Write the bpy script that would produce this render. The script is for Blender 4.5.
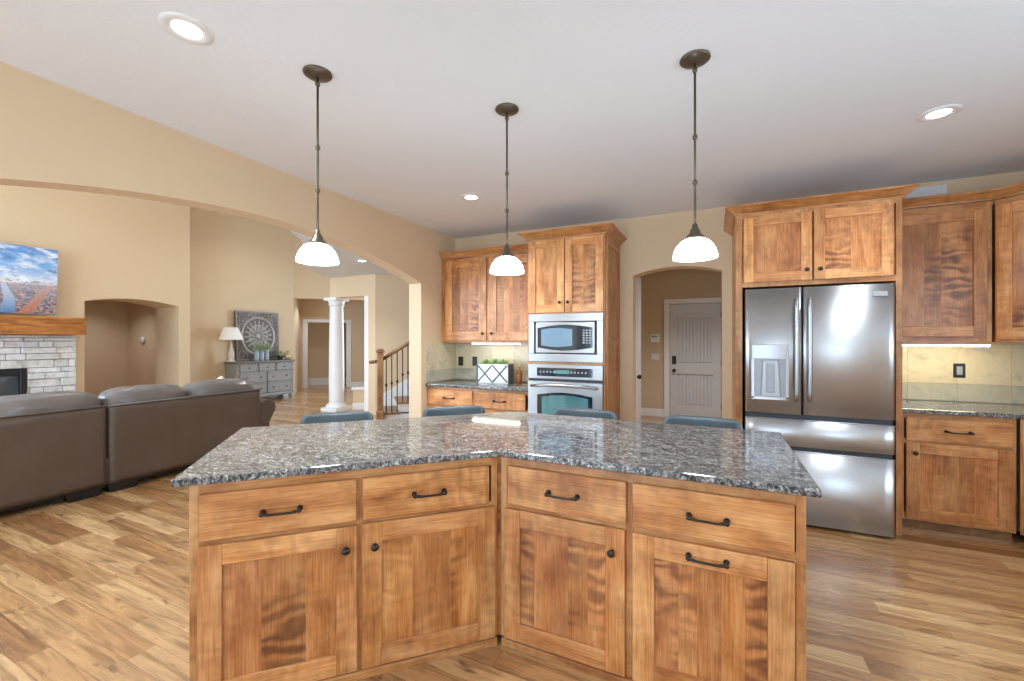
import bpy, bmesh, math, random
from mathutils import Vector, Matrix, noise as mnoise
for o in list(bpy.data.objects): bpy.data.objects.remove(o)
SC = bpy.context.scene
COL = SC.collection
PI = math.pi
RND = random.Random(7)
# ------------------------------------------------------------------ camera, world, exposure, daylight
cam_d = bpy.data.cameras.new('camera'); cam_d.sensor_width = 36.0; cam_d.lens = 428.0/1024*36; cam_d.clip_start = 0.02
cam = bpy.data.objects.new('camera', cam_d); COL.objects.link(cam)
cam.location = (0, 0, 1.40); cam.rotation_euler = (PI/2, 0, math.radians(25.3)); SC.camera = cam
SC.view_settings.view_transform = 'Standard'; SC.view_settings.look = 'None'
SC.view_settings.gamma = 1; SC.view_settings.use_curve_mapping = False
SC.view_settings.exposure = 0.07
SC.cycles.use_denoising = True
SC.cycles.max_bounces = 10; SC.cycles.diffuse_bounces = 6
SC.cycles.sample_clamp_indirect = 6
world = bpy.data.worlds.new('world'); SC.world = world; world.use_nodes = True
world.node_tree.nodes['Background'].inputs[0].default_value = (0.85, 0.93, 1.0, 1)
world.node_tree.nodes['Background'].inputs[1].default_value = 0.6
def window_light(name, loc, rot, sx, sy, power, color=(0.60, 0.80, 1.0)):
    d = bpy.data.lights.new(name, 'AREA'); d.shape = 'RECTANGLE'; d.size = sx; d.size_y = sy
    d.energy = power; d.color = color
    o = bpy.data.objects.new(name, d); COL.objects.link(o); o.location = loc; o.rotation_euler = rot
    return o
FACE_N = (PI/2, 0, 0)                     # emits towards +Y
# daylight through unseen window openings
window_light('daylight_fridge_band_window_right', (2.2, -2.29, 1.4), FACE_N, 0.5, 1.9, 32)  # unseen narrow window, placed for the bright band on the refrigerator's right door
window_light('daylight_fridge_band_window_left', (0.85, -2.29, 1.4), FACE_N, 0.6, 1.9, 32)  # unseen narrow window, placed for the bright band on the refrigerator's left door
window_light('daylight_kitchen_patio_door', (-1.65, -2.29, 1.25), FACE_N, 2.3, 2.2, 105)
window_light('added_daylight_east_window', (2.68, 1.3, 1.65), (0, PI/2, 0), 1.2, 1.9, 70)  # unseen window added to brighten the right side of the kitchen
window_light('daylight_living_west_window', (-4.9, -2.29, 1.9), FACE_N, 2.3, 2.8, 200)
window_light('daylight_living_east_window', (-7.5, -2.29, 1.9), FACE_N, 2.0, 2.8, 160)
window_light('daylight_living_fireplace_window', (-9.24, -0.95, 1.75), (0, -PI/2, 0), 2.5, 2.3, 420)
window_light('daylight_foyer_front_window', (-6.3, 9.93, 1.6), (-PI/2, 0, 0), 1.5, 2.2, 150)

# ------------------------------------------------------------------ helpers
def empty(name, loc=(0,0,0), rz=0.0):
    o = bpy.data.objects.new(name, None); COL.objects.link(o); o.location = loc; o.rotation_euler = (0,0,rz)
    o.empty_display_size = 0.05
    return o
def tag(o, label=None, cat=None, group=None, kind=None):
    if label: o['label'] = label
    if cat: o['category'] = cat
    if group: o['group'] = group
    if kind: o['kind'] = kind
    return o
def thing(name, label, cat, loc=(0,0,0), rz=0.0, group=None):
    return tag(empty(name, loc, rz), label, cat, group)

class MB:
    """collects shapes; every face gets a grain-aligned uv and a colour tint"""
    def __init__(s):
        s.bm = bmesh.new(); s.uv = s.bm.loops.layers.uv.new('UVMap')
        s.tl = s.bm.loops.layers.float_color.new('tint')
    def _face(s, vs, tint, smooth=False):
        try: f = s.bm.faces.new(vs)
        except ValueError: return None
        f.smooth = smooth
        for l in f.loops: l[s.tl] = (tint[0], tint[1], tint[2], tint[3] if len(tint) > 3 else 0.25)
        return f
    def _uv(s, f, grain, off):
        n = f.normal; ax = max(range(3), key=lambda i: abs(n[i])); g = 'xyz'.index(grain)
        o = [i for i in range(3) if i != ax]
        for l in f.loops:
            c = l.vert.co
            if g in o:
                k = [i for i in o if i != g][0]; l[s.uv].uv = (c[g]+off[0], c[k]+off[1])
            else: l[s.uv].uv = (c[o[0]]*0.3+off[0], c[o[1]]+off[1])
    def add_bm(s, b2, grain='z', tint=(1,1,1), M=None, smooth=False, off=None):
        off = off or (RND.uniform(0, 40), RND.uniform(0, 40))
        b2.normal_update(); mp = {}; fs = []
        for v in b2.verts: mp[v] = s.bm.verts.new(v.co)
        for f in b2.faces:
            nf = s._face([mp[v] for v in f.verts], tint, smooth or f.smooth)
            if nf: nf.normal_update(); s._uv(nf, grain, off); fs.append(nf)
        if M is not None:
            for v in mp.values(): v.co = M @ v.co
        b2.free(); return fs
    def box(s, x0, x1, y0, y1, z0, z1, grain='z', bevel=0.0, tint=None, M=None, seg=1):
        if tint is None: t = RND.uniform(0.88, 1.1); tint = (t, t*RND.uniform(0.97, 1.02), t*RND.uniform(0.92, 1.04))
        b = bmesh.new()
        bmesh.ops.create_cube(b, size=1, matrix=Matrix.Translation(((x0+x1)/2, (y0+y1)/2, (z0+z1)/2)) @ Matrix.Diagonal((abs(x1-x0), abs(y1-y0), abs(z1-z0), 1)))
        if bevel > 0: bmesh.ops.bevel(b, geom=b.edges[:], offset=bevel, segments=seg, profile=0.6, affect='EDGES', clamp_overlap=True)
        return s.add_bm(b, grain, tint, M, smooth=(seg > 1))
    def prism(s, pts, a0, a1, axis='z', bevel=0.0, tint=(1,1,1), grain='z', M=None, seg=1):
        """polygon pts extruded along axis; pts are (x,y) for z, (x,z) for y, (y,z) for x"""
        def P(p, a): return {'z': (p[0], p[1], a), 'y': (p[0], a, p[1]), 'x': (a, p[0], p[1])}[axis]
        b = bmesh.new(); n = len(pts)
        v0 = [b.verts.new(P(p, a0)) for p in pts]; v1 = [b.verts.new(P(p, a1)) for p in pts]
        b.faces.new(v0); b.faces.new(v1)
        for i in range(n): b.faces.new((v0[i], v0[(i+1) % n], v1[(i+1) % n], v1[i]))
        bmesh.ops.recalc_face_normals(b, faces=b.faces[:])
        if bevel > 0:
            ed = [e for e in b.edges if len(e.link_faces) == 2 and e.calc_face_angle(0) > 0.5]
            bmesh.ops.bevel(b, geom=ed, offset=bevel, segments=seg, profile=0.5, affect='EDGES', clamp_overlap=True)
        big = [f for f in b.faces if len(f.verts) > 4]
        bmesh.ops.triangulate(b, faces=big)
        return s.add_bm(b, grain, tint, M)
    def lathe(s, prof, c=(0,0,0), seg=32, tint=(1,1,1), M=None, smooth=True, sx=1, sy=1):
        b = bmesh.new(); rings = []
        for r, z in prof:
            if r < 1e-6: rings.append([b.verts.new((c[0], c[1], c[2]+z))])
            else: rings.append([b.verts.new((c[0]+r*math.cos(2*PI*i/seg)*sx, c[1]+r*math.sin(2*PI*i/seg)*sy, c[2]+z)) for i in range(seg)])
        for A, B in zip(rings, rings[1:]):
            for i in range(seg):
                j = (i+1) % seg
                if len(A) == 1 and len(B) == 1: continue
                if len(A) == 1: b.faces.new((A[0], B[j], B[i]))
                elif len(B) == 1: b.faces.new((A[i], A[j], B[0]))
                else: b.faces.new((A[i], A[j], B[j], B[i]))
        bmesh.ops.recalc_face_normals(b, faces=b.faces[:])
        return s.add_bm(b, 'z', tint, M, smooth=smooth)
    def tube(s, pts, r, seg=10, tint=(1,1,1), cap=True, sq=False):
        pts = [Vector(p) for p in pts]; rs = r if isinstance(r, (list, tuple)) else [r]*len(pts)
        b = bmesh.new(); rings = []
        for i, p in enumerate(pts):
            t = (pts[min(i+1, len(pts)-1)] - pts[max(i-1, 0)]).normalized()
            up = Vector((0,0,1)) if abs(t.z) < 0.95 else Vector((1,0,0))
            a = t.cross(up).normalized(); c = a.cross(t).normalized()
            rings.append([b.verts.new(p + rs[i]*(a*math.cos(2*PI*k/seg) + c*math.sin(2*PI*k/seg))) for k in range(seg)])
        for A, B in zip(rings, rings[1:]):
            for k in range(seg): b.faces.new((A[k], A[(k+1) % seg], B[(k+1) % seg], B[k]))
        if cap: b.faces.new(rings[0]); b.faces.new(rings[-1])
        bmesh.ops.recalc_face_normals(b, faces=b.faces[:])
        return s.add_bm(b, 'z', tint, None, smooth=True)
    def ball(s, c, r, seg=14, tint=(1,1,1), sc=(1,1,1)):
        b = bmesh.new()
        bmesh.ops.create_uvsphere(b, u_segments=seg, v_segments=max(6, seg//2+1), radius=1, matrix=Matrix.Translation(c) @ Matrix.Diagonal((r*sc[0], r*sc[1], r*sc[2], 1)))
        return s.add_bm(b, 'z', tint, None, smooth=True)
    def crown(s, path, prof, grain='x'):
        """sweeps profile (out, z) round an open plan polyline, outward = right of travel, mitred"""
        n = len(path); P = [Vector(p) for p in path]; nor = []
        for i in range(n-1):
            d = (P[i+1]-P[i]).normalized(); nor.append(Vector((d.y, -d.x)))
        off = []
        for i in range(n):
            if i == 0: off.append(nor[0])
            elif i == n-1: off.append(nor[-1])
            else:
                m = (nor[i-1]+nor[i]).normalized(); off.append(m / max(0.3, m.dot(nor[i])))
        for i in range(n-1):
            b = bmesh.new()
            A = [b.verts.new((*(P[i]+off[i]*o), z)) for o, z in prof]
            B = [b.verts.new((*(P[i+1]+off[i+1]*o), z)) for o, z in prof]
            k = len(prof)
            for j in range(k): b.faces.new((A[j], A[(j+1) % k], B[(j+1) % k], B[j]))
            b.faces.new(A); b.faces.new(B)
            bmesh.ops.recalc_face_normals(b, faces=b.faces[:])
            d = P[i+1]-P[i]
            t = RND.uniform(0.82, 0.95)
            s.add_bm(b, 'x' if abs(d.x) > abs(d.y) else 'y', (t, t, t))
    def build(s, name, mat, parent=None, loc=None, rz=None):
        me = bpy.data.meshes.new(name); s.bm.normal_update(); s.bm.to_mesh(me); s.bm.free()
        me.materials.append(mat)
        o = bpy.data.objects.new(name, me); COL.objects.link(o)
        if parent is not None: o.parent = parent
        if loc is not None: o.location = loc
        if rz is not None: o.rotation_euler = (0, 0, rz)
        return o
def structure(name, mb, mat):
    return tag(mb.build(name, mat), kind='structure')

# ------------------------------------------------------------------ materials
def srgb(r, g, b):
    f = lambda c: (c/255/12.92) if c/255 <= 0.04045 else ((c/255+0.055)/1.055)**2.4
    return (f(r), f(g), f(b), 1)
class NT:
    def __init__(s, name):
        s.m = bpy.data.materials.new(name); s.m.use_nodes = True; s.t = s.m.node_tree
        s.b = s.t.nodes['Principled BSDF']
    def n(s, typ, **kw):
        nd = s.t.nodes.new('ShaderNode'+typ)
        for k, v in kw.items():
            if k.startswith('i_'): nd.inputs[k[2:].replace('_', ' ')].default_value = v
            else: setattr(nd, k, v)
        return nd
    def l(s, a, b): s.t.links.new(a, b)
    def math(s, op, a, b=None, c=None):
        nd = s.n('Math', operation=op)
        for i, v in enumerate((a, b, c)):
            if v is None: continue
            if isinstance(v, (int, float)): nd.inputs[i].default_value = v
            else: s.l(v, nd.inputs[i])
        return nd.outputs[0]
    def mix(s, fac, a, b, mode='MIX'):
        nd = s.n('Mix', data_type='RGBA', blend_type=mode)
        for sock, v in ((nd.inputs[0], fac), (nd.inputs[6], a), (nd.inputs[7], b)):
            if isinstance(v, (int, float, tuple)): sock.default_value = v
            else: s.l(v, sock)
        return nd.outputs[2]
    def ramp(s, fac, stops):
        nd = s.n('ValToRGB'); s.l(fac, nd.inputs[0]); e = nd.color_ramp.elements
        while len(e) < len(stops): e.new(0.5)
        for el, (p, c) in zip(e, stops): el.position = p; el.color = c
        return nd.outputs[0]
    def noise(s, vec, scale, detail=3, rough=0.5, dist=0.0):
        nd = s.n('TexNoise'); nd.inputs['Scale'].default_value = scale; nd.inputs['Detail'].default_value = detail
        nd.inputs['Roughness'].default_value = rough; nd.inputs['Distortion'].default_value = dist
        if vec is not None: s.l(vec, nd.inputs['Vector'])
        return nd.outputs[0]
    def mapping(s, vec, scale=(1,1,1), loc=(0,0,0)):
        nd = s.n('Mapping'); nd.inputs['Scale'].default_value = scale; nd.inputs['Location'].default_value = loc
        s.l(vec, nd.inputs[0]); return nd.outputs[0]
    def set(s, color=None, rough=None, metal=None, **kw):
        for k, v in (('Base Color', color), ('Roughness', rough), ('Metallic', metal)):
            if v is None: continue
            if isinstance(v, (int, float, tuple)): s.b.inputs[k].default_value = v
            else: s.l(v, s.b.inputs[k])
        for k, v in kw.items(): s.b.inputs[k.replace('_', ' ')].default_value = v
        return s
    def bump(s, h, strength=0.2, dist=0.01):
        nd = s.n('Bump'); nd.inputs['Strength'].default_value = strength; nd.inputs['Distance'].default_value = dist
        s.l(h, nd.inputs['Height']); s.l(nd.outputs[0], s.b.inputs['Normal'])
    def obj(s): return s.n('TexCoord').outputs['Object']
    def uv(s): return s.n('UVMap').outputs[0]
    def tint(s): return s.n('VertexColor', layer_name='tint').outputs[0]
    def figure(s): return s.n('VertexColor', layer_name='tint').outputs[1]

def simple(name, col, rough=0.5, metal=0.0, var=0.06, scale=12, bump=0.0, **kw):
    k = NT(name); v = k.noise(k.obj(), scale, 3)
    a = tuple(c*(1-var) for c in col[:3])+(1,); b = tuple(min(1, c*(1+var)) for c in col[:3])+(1,)
    k.set(k.mix(v, a, b), rough, metal, **kw)
    if bump: k.bump(v, bump, 0.005)
    return k.m
def make_wood(name, light, mid, dark, rough=0.38, curl=1.0, coat=0.08):
    k = NT(name); uv = k.uv()
    w1 = k.noise(k.mapping(uv, (2.2, 9, 1)), 1.0, 3, 0.55, 0.6)        # broad tone change
    gr = k.noise(k.mapping(uv, (5, 150, 1)), 1.0, 3, 0.6)              # fine grain
    wv = k.n('TexWave', wave_type='BANDS', bands_direction='X', wave_profile='SIN')
    k.l(k.mapping(uv, (1.0, 0.55, 1)), wv.inputs['Vector'])
    wv.inputs['Scale'].default_value = 4.5; wv.inputs['Distortion'].default_value = 9.0
    wv.inputs['Detail'].default_value = 2.0; wv.inputs['Detail Scale'].default_value = 2.2
    mask = k.ramp(k.noise(k.mapping(uv, (1.6, 3.2, 1), (5, 3, 0)), 1.0, 2), [(0.42, (0,0,0,1)), (0.60, (1,1,1,1))])
    cur = k.math('MULTIPLY', wv.outputs[1] if len(wv.outputs) > 1 else wv.outputs[0], mask)
    speck = k.ramp(k.noise(k.mapping(uv, (1, 1, 1)), 26, 2), [(0.62, (0,0,0,1)), (0.75, (1,1,1,1))])
    f = k.math('ADD', k.math('MULTIPLY', w1, 0.85), k.math('MULTIPLY', k.math('SUBTRACT', gr, 0.5), 0.62))
    base = k.ramp(f, [(0.25, light), (0.5, mid), (0.75, dark)])
    base = k.mix(k.math('MULTIPLY', k.math('MULTIPLY', cur, k.figure()), 0.85*curl), base, tuple(c*0.55 for c in dark[:3])+(1,))
    base = k.mix(k.math('MULTIPLY', speck, 0.16), base, tuple(c*0.4 for c in dark[:3])+(1,))
    blot = k.noise(k.mapping(uv, (5, 7, 1), (9, 1, 0)), 1.0, 4, 0.6)
    base = k.mix(0.8, base, k.ramp(blot, [(0.35, (1.1,1.1,1.1,1)), (0.5, (1,0.99,0.97,1)), (0.66, (0.64,0.55,0.48,1))]), 'MULTIPLY')
    base = k.mix(1.0, base, k.tint(), 'MULTIPLY')
    k.set(base, rough); k.b.inputs['Coat Weight'].default_value = coat; k.b.inputs['Coat Roughness'].default_value = 0.18
    k.bump(gr, 0.04, 0.002)
    return k.m
WOOD = make_wood('stained_curly_birch', srgb(212,157,102), srgb(184,120,65), srgb(126,70,34))
WOOD_DARK = make_wood('brown_mantel_wood', srgb(190,128,66), srgb(158,98,44), srgb(112,66,28), curl=0.4)
WOOD_RAIL = make_wood('newel_oak', srgb(176,128,82), srgb(150,104,62), srgb(112,74,42), curl=0.2)

def make_paint(name, col, bump=0.05, scale=180, rough=0.75):
    k = NT(name); o = k.obj(); k.set(k.mix(k.noise(o, 2.0, 2), tuple(c*0.985 for c in col[:3])+(1,), tuple(min(1, c*1.015) for c in col[:3])+(1,)), rough)
    k.bump(k.noise(o, scale, 2), bump, 0.004); return k.m
WALL = make_paint('tan_wall_paint', srgb(214,188,154))
CEIL = make_paint('white_ceiling_texture', (0.775, 0.795, 0.815, 1), 0.25, 60, 0.9)
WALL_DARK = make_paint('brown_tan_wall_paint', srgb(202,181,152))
TRIMW = make_paint('white_trim_paint', srgb(232,230,228), 0.01, 100, 0.4)
DOORW = make_paint('grey_white_door_paint', srgb(204,202,200), 0.01, 100, 0.4)

def make_floor():
    k = NT('hickory_plank_floor'); sx = k.n('SeparateXYZ'); k.l(k.obj(), sx.inputs[0])
    X, Y = sx.outputs[0], sx.outputs[1]; W, L = 0.108, 0.85
    row = k.math('FLOOR', k.math('DIVIDE', Y, W))
    wn = k.n('TexWhiteNoise', noise_dimensions='1D'); k.l(row, wn.inputs['W'])
    xs = k.math('ADD', k.math('DIVIDE', X, L), k.math('MULTIPLY', wn.outputs[0], 7.3))
    col = k.math('FLOOR', xs)
    cv = k.n('CombineXYZ'); k.l(row, cv.inputs[0]); k.l(col, cv.inputs[1])
    w2 = k.n('TexWhiteNoise', noise_dimensions='2D'); k.l(cv.outputs[0], w2.inputs['Vector'])
    off = k.n('CombineXYZ'); k.l(k.math('MULTIPLY', w2.outputs[0], 37), off.inputs[0]); k.l(k.math('MULTIPLY', row, 3.7), off.inputs[1])
    va = k.n('VectorMath', operation='ADD'); k.l(k.obj(), va.inputs[0]); k.l(off.outputs[0], va.inputs[1])
    g1 = k.noise(k.mapping(va.outputs[0], (1.8, 26, 1)), 1.0, 4, 0.6, 1.0)
    g2 = k.noise(k.mapping(va.outputs[0], (4, 90, 1)), 1.0, 3, 0.6)
    base = k.ramp(w2.outputs[0], [(0.0, srgb(146,100,60)), (0.2, srgb(190,146,98)), (0.45, srgb(172,125,80)), (0.75, srgb(212,173,124)), (1.0, srgb(158,110,68))])
    dk = k.ramp(k.math('ADD', k.math('MULTIPLY', g1, 0.8), k.math('MULTIPLY', g2, 0.2)), [(0.38, (1.16,1.16,1.16,1)), (0.48, (0.98,0.97,0.96,1)), (0.55, (0.72,0.66,0.60,1)), (0.64, (0.36,0.28,0.22,1))])
    kn = k.noise(k.mapping(va.outputs[0], (5, 16, 1), (3, 7, 0)), 1.0, 3, 0.6, 0.5)
    base = k.mix(0.75, base, dk, 'MULTIPLY'); base = k.mix(k.ramp(kn, [(0.62, (0,0,0,1)), (0.72, (0.8,0.8,0.8,1))]), base, srgb(96,62,38))
    fy = k.math('FRACT', k.math('DIVIDE', Y, W)); fx = k.math('FRACT', xs)
    ey = k.math('MULTIPLY', k.math('GREATER_THAN', fy, 0.018), k.math('GREATER_THAN', fx, 0.0022))
    base = k.mix(ey, k.mix(1.0, base, (0.5, 0.42, 0.36, 1), 'MULTIPLY'), base)
    k.set(base, k.math('ADD', k.math('MULTIPLY', g1, 0.12), 0.22)); k.b.inputs['Coat Weight'].default_value = 0.6; k.b.inputs['Coat Roughness'].default_value = 0.22
    k.bump(ey, 0.15, 0.002); return k.m
FLOOR = make_floor()

def make_granite():
    k = NT('speckled_granite'); o = k.obj()
    o2 = k.mapping(o, (1, 1.7, 1))
    n1 = k.noise(o2, 62, 5, 0.72, 0.8); n2 = k.noise(o2, 17, 3, 0.6, 0.5); n3 = k.noise(k.mapping(o, (1, 1, 1), (4, 2, 0)), 120, 2)
    f = k.math('ADD', k.math('ADD', k.math('MULTIPLY', n1, 0.66), k.math('MULTIPLY', n2, 0.22)), k.math('MULTIPLY', n3, 0.12))
    c = k.ramp(f, [(0.39, srgb(20,25,34)), (0.45, srgb(60,66,76)), (0.50, srgb(112,108,102)), (0.55, srgb(150,143,132)), (0.62, srgb(206,209,213))])
    big = k.noise(o, 5, 3)
    c = k.mix(k.math('MULTIPLY', big, 0.6), c, k.mix(1.0, c, (0.62, 0.68, 0.76, 1), 'MULTIPLY'))
    k.set(c, 0.07); k.b.inputs['Specular IOR Level'].default_value = 0.65
    return k.m
GRANITE = make_granite()

def make_steel(name='brushed_steel', base=0.56, rough=0.3, aniso=0.92):
    k = NT(name); o = k.obj()
    g = k.noise(k.mapping(o, (4, 4, 420)), 1.0, 2)
    k.set(k.mix(g, (base*0.97, base*0.975, base*0.98, 1), (base*1.03, base*1.03, base*1.035, 1)), rough, 1.0)
    k.b.inputs['Anisotropic'].default_value = aniso; k.b.inputs['Anisotropic Rotation'].default_value = 0.0
    tg = k.n('Tangent', direction_type='UV_MAP', uv_map='UVMap'); k.l(tg.outputs[0], k.b.inputs['Tangent'])
    return k.m
STEEL = make_steel()
STEEL_LIGHT = make_steel('bright_steel', 0.42, 0.34, 0.6)
DARKMETAL = simple('oil_rubbed_bronze', srgb(62,56,50), 0.38, 0.8, 0.2)
BRONZE = simple('aged_bronze', srgb(98,88,74), 0.36, 0.7, 0.15)
BLACKP = simple('black_plastic', srgb(24,24,26), 0.35)
GASKET = simple('dark_grey_recess', srgb(44,48,54), 0.4)
GREYP = simple('grey_plastic', srgb(150,152,156), 0.35)
GLASSD = simple('dark_oven_glass', srgb(30,44,56), 0.05, 0.0, 0.1, Specular_IOR_Level=1.0)
GLASSB = simple('blue_grey_glass', srgb(120,150,172), 0.08, 0.25, 0.1, Specular_IOR_Level=1.0)
GLASST = simple('teal_oven_glass', srgb(96,146,150), 0.06, 0.3, 0.35, 7, Specular_IOR_Level=1.0)
def emissive(name, col, strength):
    k = NT(name); k.set(col, 0.4); k.b.inputs['Emission Color'].default_value = col; k.b.inputs['Emission Strength'].default_value = strength
    return k.m
SHADE = emissive('lit_opal_glass', (0.90, 0.95, 1.0, 1), 15.0)
LENS = emissive('lit_downlight_lens', (0.98, 0.99, 1.0, 1), 14)
LEDWARM = emissive('lit_warm_led_bar', (1.0, 0.90, 0.58, 1), 26)
LEDBAR = emissive('lit_led_bar', (1.0, 0.95, 0.80, 1), 9)
def make_leather(name, a, b, rough=0.42, bump=0.25):
    k = NT(name); o = k.obj(); n = k.noise(o, 3.5, 4, 0.6); f = k.noise(o, 140, 3)
    k.set(k.mix(n, a, b), rough); k.bump(f, bump, 0.003); return k.m
LEATHER = make_leather('brown_grey_leather', srgb(80,68,60), srgb(100,86,77), 0.36, 0.06)
CUSHION = make_leather('grey_leather_cushion', srgb(100,95,94), srgb(128,123,122), 0.28, 0.06)
STOOLM = make_leather('slate_vinyl', srgb(66,76,80), srgb(86,96,100), 0.33, 0.05)
def make_tile():
    k = NT('honed_slate_tile'); uv = k.obj()
    n = k.noise(uv, 5, 4, 0.6, 0.8); n2 = k.noise(uv, 22, 3)
    f = k.math('ADD', k.math('MULTIPLY', n, 0.75), k.math('MULTIPLY', n2, 0.25))
    c = k.ramp(f, [(0.3, srgb(176,166,140)), (0.5, srgb(212,198,166)), (0.7, srgb(202,182,142))])
    k.set(k.mix(1.0, c, k.tint(), 'MULTIPLY'), 0.28); k.bump(n2, 0.06, 0.002); return k.m
TILE = make_tile()
GROUT = simple('cream_grout', srgb(206,198,170), 0.8)
def make_stone():
    k = NT('ledge_stone'); o = k.obj(); n = k.noise(o, 9, 5, 0.65)
    c = k.ramp(n, [(0.3, srgb(176,176,178)), (0.5, srgb(222,222,224)), (0.72, srgb(196,196,198))])
    k.set(k.mix(1.0, c, k.tint(), 'MULTIPLY'), 0.85); k.bump(k.noise(o, 40, 5), 0.5, 0.01); return k.m
STONE = make_stone()
DRESSERM = simple('weathered_grey_paint', srgb(142,137,131), 0.5, 0, 0.18, 20)
DRESSERTOP = simple('brown_grey_wood_top', srgb(116,104,96), 0.45, 0, 0.2, 20)
CERAMIC = simple('cream_ceramic', srgb(206,196,182), 0.3, 0.1, 0.1)
LINEN = simple('white_linen', srgb(240,232,224), 0.8, 0, 0.03, 60)
LEAF = simple('fresh_green_leaf', srgb(128,168,74), 0.5, 0, 0.35, 40)
LEAF2 = simple('grey_green_leaf', srgb(150,168,120), 0.55, 0, 0.3, 40)
JARGLASS = simple('pale_blue_glass', srgb(196,208,218), 0.08, 0, 0.1, Transmission_Weight=0.5)
GOLDPOT = simple('pale_gold_pot', srgb(200,180,130), 0.35, 0.4, 0.1)
DARKPOT = simple('dark_brown_pot', srgb(70,58,50), 0.5, 0, 0.15)
BARNW = simple('whitewashed_board', srgb(226,226,228), 0.6, 0, 0.08, 30)
BARNG = simple('weathered_grey_board', srgb(98,98,100), 0.6, 0, 0.15, 30)
AMBER = simple('amber_glass', srgb(150,88,36), 0.12, 0, 0.2)
IRON = simple('black_iron', srgb(56,52,52), 0.45, 0.5, 0.1)
FIREBOX = simple('firebox_black', srgb(22,23,26), 0.4)
FIREGLASS = simple('fireplace_glass', srgb(70,76,80), 0.06, 0, 0.3, 6, Specular_IOR_Level=1.0)
BRONZEDOOR = simple('dark_red_brown_door', srgb(92,48,32), 0.4, 0, 0.2)
VENTM = simple('white_enamel', srgb(226,224,222), 0.4, 0, 0.02)

# ------------------------------------------------------------------ room shell
H = 2.72; HI = 4.6; FY = 2.64
def arc(x0, x1, zs, za, n=28):
    """points of a segmental arch from (x1,zs) back over to (x0,zs)"""
    c = (x1-x0)/2; sg = za-zs; R = (c*c+sg*sg)/(2*sg); cx = (x0+x1)/2; cz = za-R; out = []
    th = math.asin(c/R)
    for i in range(n+1):
        a = th - 2*th*i/n; out.append((cx+R*math.sin(a), cz+R*math.cos(a)))
    return out
def arch_wall_pts(a0, a1, h, o0, o1, zs, za):
    return [(a0, 0), (o0, 0)] + arc(o0, o1, zs, za)[::-1] + [(o1, 0), (a1, 0), (a1, h), (a0, h)]
m = MB(); m.box(-13, 2.9, -2.5, 12.5, -0.1, 0, tint=(1,1,1)); structure('floor', m, FLOOR)
m = MB(); m.box(-3.14, 2.8, -2.4, 4.72, H, H+0.1, tint=(1,1,1)); structure('ceiling', m, CEIL)
m = MB(); m.prism(arch_wall_pts(-2.4, 4.9, HI, 0.395, 4.005, 2.056, 2.331), -3.222, -3.05, 'x'); structure('wall_arch', m, WALL)
m = MB(); m.prism(arch_wall_pts(-3.05, 2.6, H, -0.791, 0.069, 2.095, 2.165), 4.72, 4.90, 'y'); structure('wall_north', m, WALL)
m = MB(); m.box(2.6, 2.8, -2.4, 0.35, 0, H, tint=(1,1,1)); m.box(2.6, 2.8, 2.25, 4.9, 0, H, tint=(1,1,1)); m.box(2.6, 2.8, 0.35, 2.25, 0, 1.05, tint=(1,1,1)); m.box(2.6, 2.8, 0.35, 2.25, 2.25, H, tint=(1,1,1)); structure('wall_east', m, WALL)
m = MB()
for y_ in (0.35, 1.265, 2.18): m.box(2.62, 2.67, y_, y_+0.07, 1.05, 2.25, tint=(1,1,1))
for z_ in (1.05, 2.18): m.box(2.62, 2.67, 0.35, 2.25, z_, z_+0.07, tint=(1,1,1))
structure('window_added_east', m, TRIMW)  # unseen frame of the east window added for light
def window_wall(name, x0, x1, h, holes, y0=-2.4, y1=-2.2):
    m = MB(); xs = x0
    for (a, b, z0, z1) in holes:
        m.box(xs, a, y0, y1, 0, h, tint=(1,1,1))
        if z0 > 0: m.box(a, b, y0, y1, 0, z0, tint=(1,1,1))
        m.box(a, b, y0, y1, z1, h, tint=(1,1,1)); xs = b
    m.box(xs, x1, y0, y1, 0, h, tint=(1,1,1)); structure(name, m, WALL)
def window_unit(name, a, b, z0, z1, nx, y=-2.25):
    m = MB(); w = 0.07
    m.box(a-0.08, b+0.08, -2.2, -2.18, z1, z1+0.09, tint=(1,1,1)); m.box(a-0.08, a, -2.2, -2.18, z0, z1, tint=(1,1,1)); m.box(b, b+0.08, -2.2, -2.18, z0, z1, tint=(1,1,1))
    for i in range(nx+1):
        x = a+(b-a-w)*i/nx; m.box(x, x+w, y-0.03, y+0.03, z0, z1, tint=(1,1,1))
    m.box(a, b, y-0.03, y+0.03, z0, z0+w, tint=(1,1,1)); m.box(a, b, y-0.03, y+0.03, z1-w, z1, tint=(1,1,1))
    structure(name, m, TRIMW)
window_wall('wall_south', -3.05, 2.6, H, [(-2.8, -0.5, 0.1, 2.4), (0.55, 1.15, 0.45, 2.35), (1.95, 2.45, 0.45, 2.35)])
window_wall('wall_south_living', -9.2, -3.222, HI, [(-8.5, -6.5, 0.45, 3.3), (-6.05, -3.75, 0.45, 3.3)])
window_unit('window_1', -2.8, -0.5, 0.1, 2.4, 2); window_unit('window_2', 0.55, 1.15, 0.45, 2.35, 1); window_unit('window_5', 1.95, 2.45, 0.45, 2.35, 1)  # the two narrow ones are positioned for bands reflected in the refrigerator
window_unit('window_3', -8.5, -6.5, 0.45, 3.3, 2); window_unit('window_4', -6.05, -3.75, 0.45, 3.3, 2)
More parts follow.
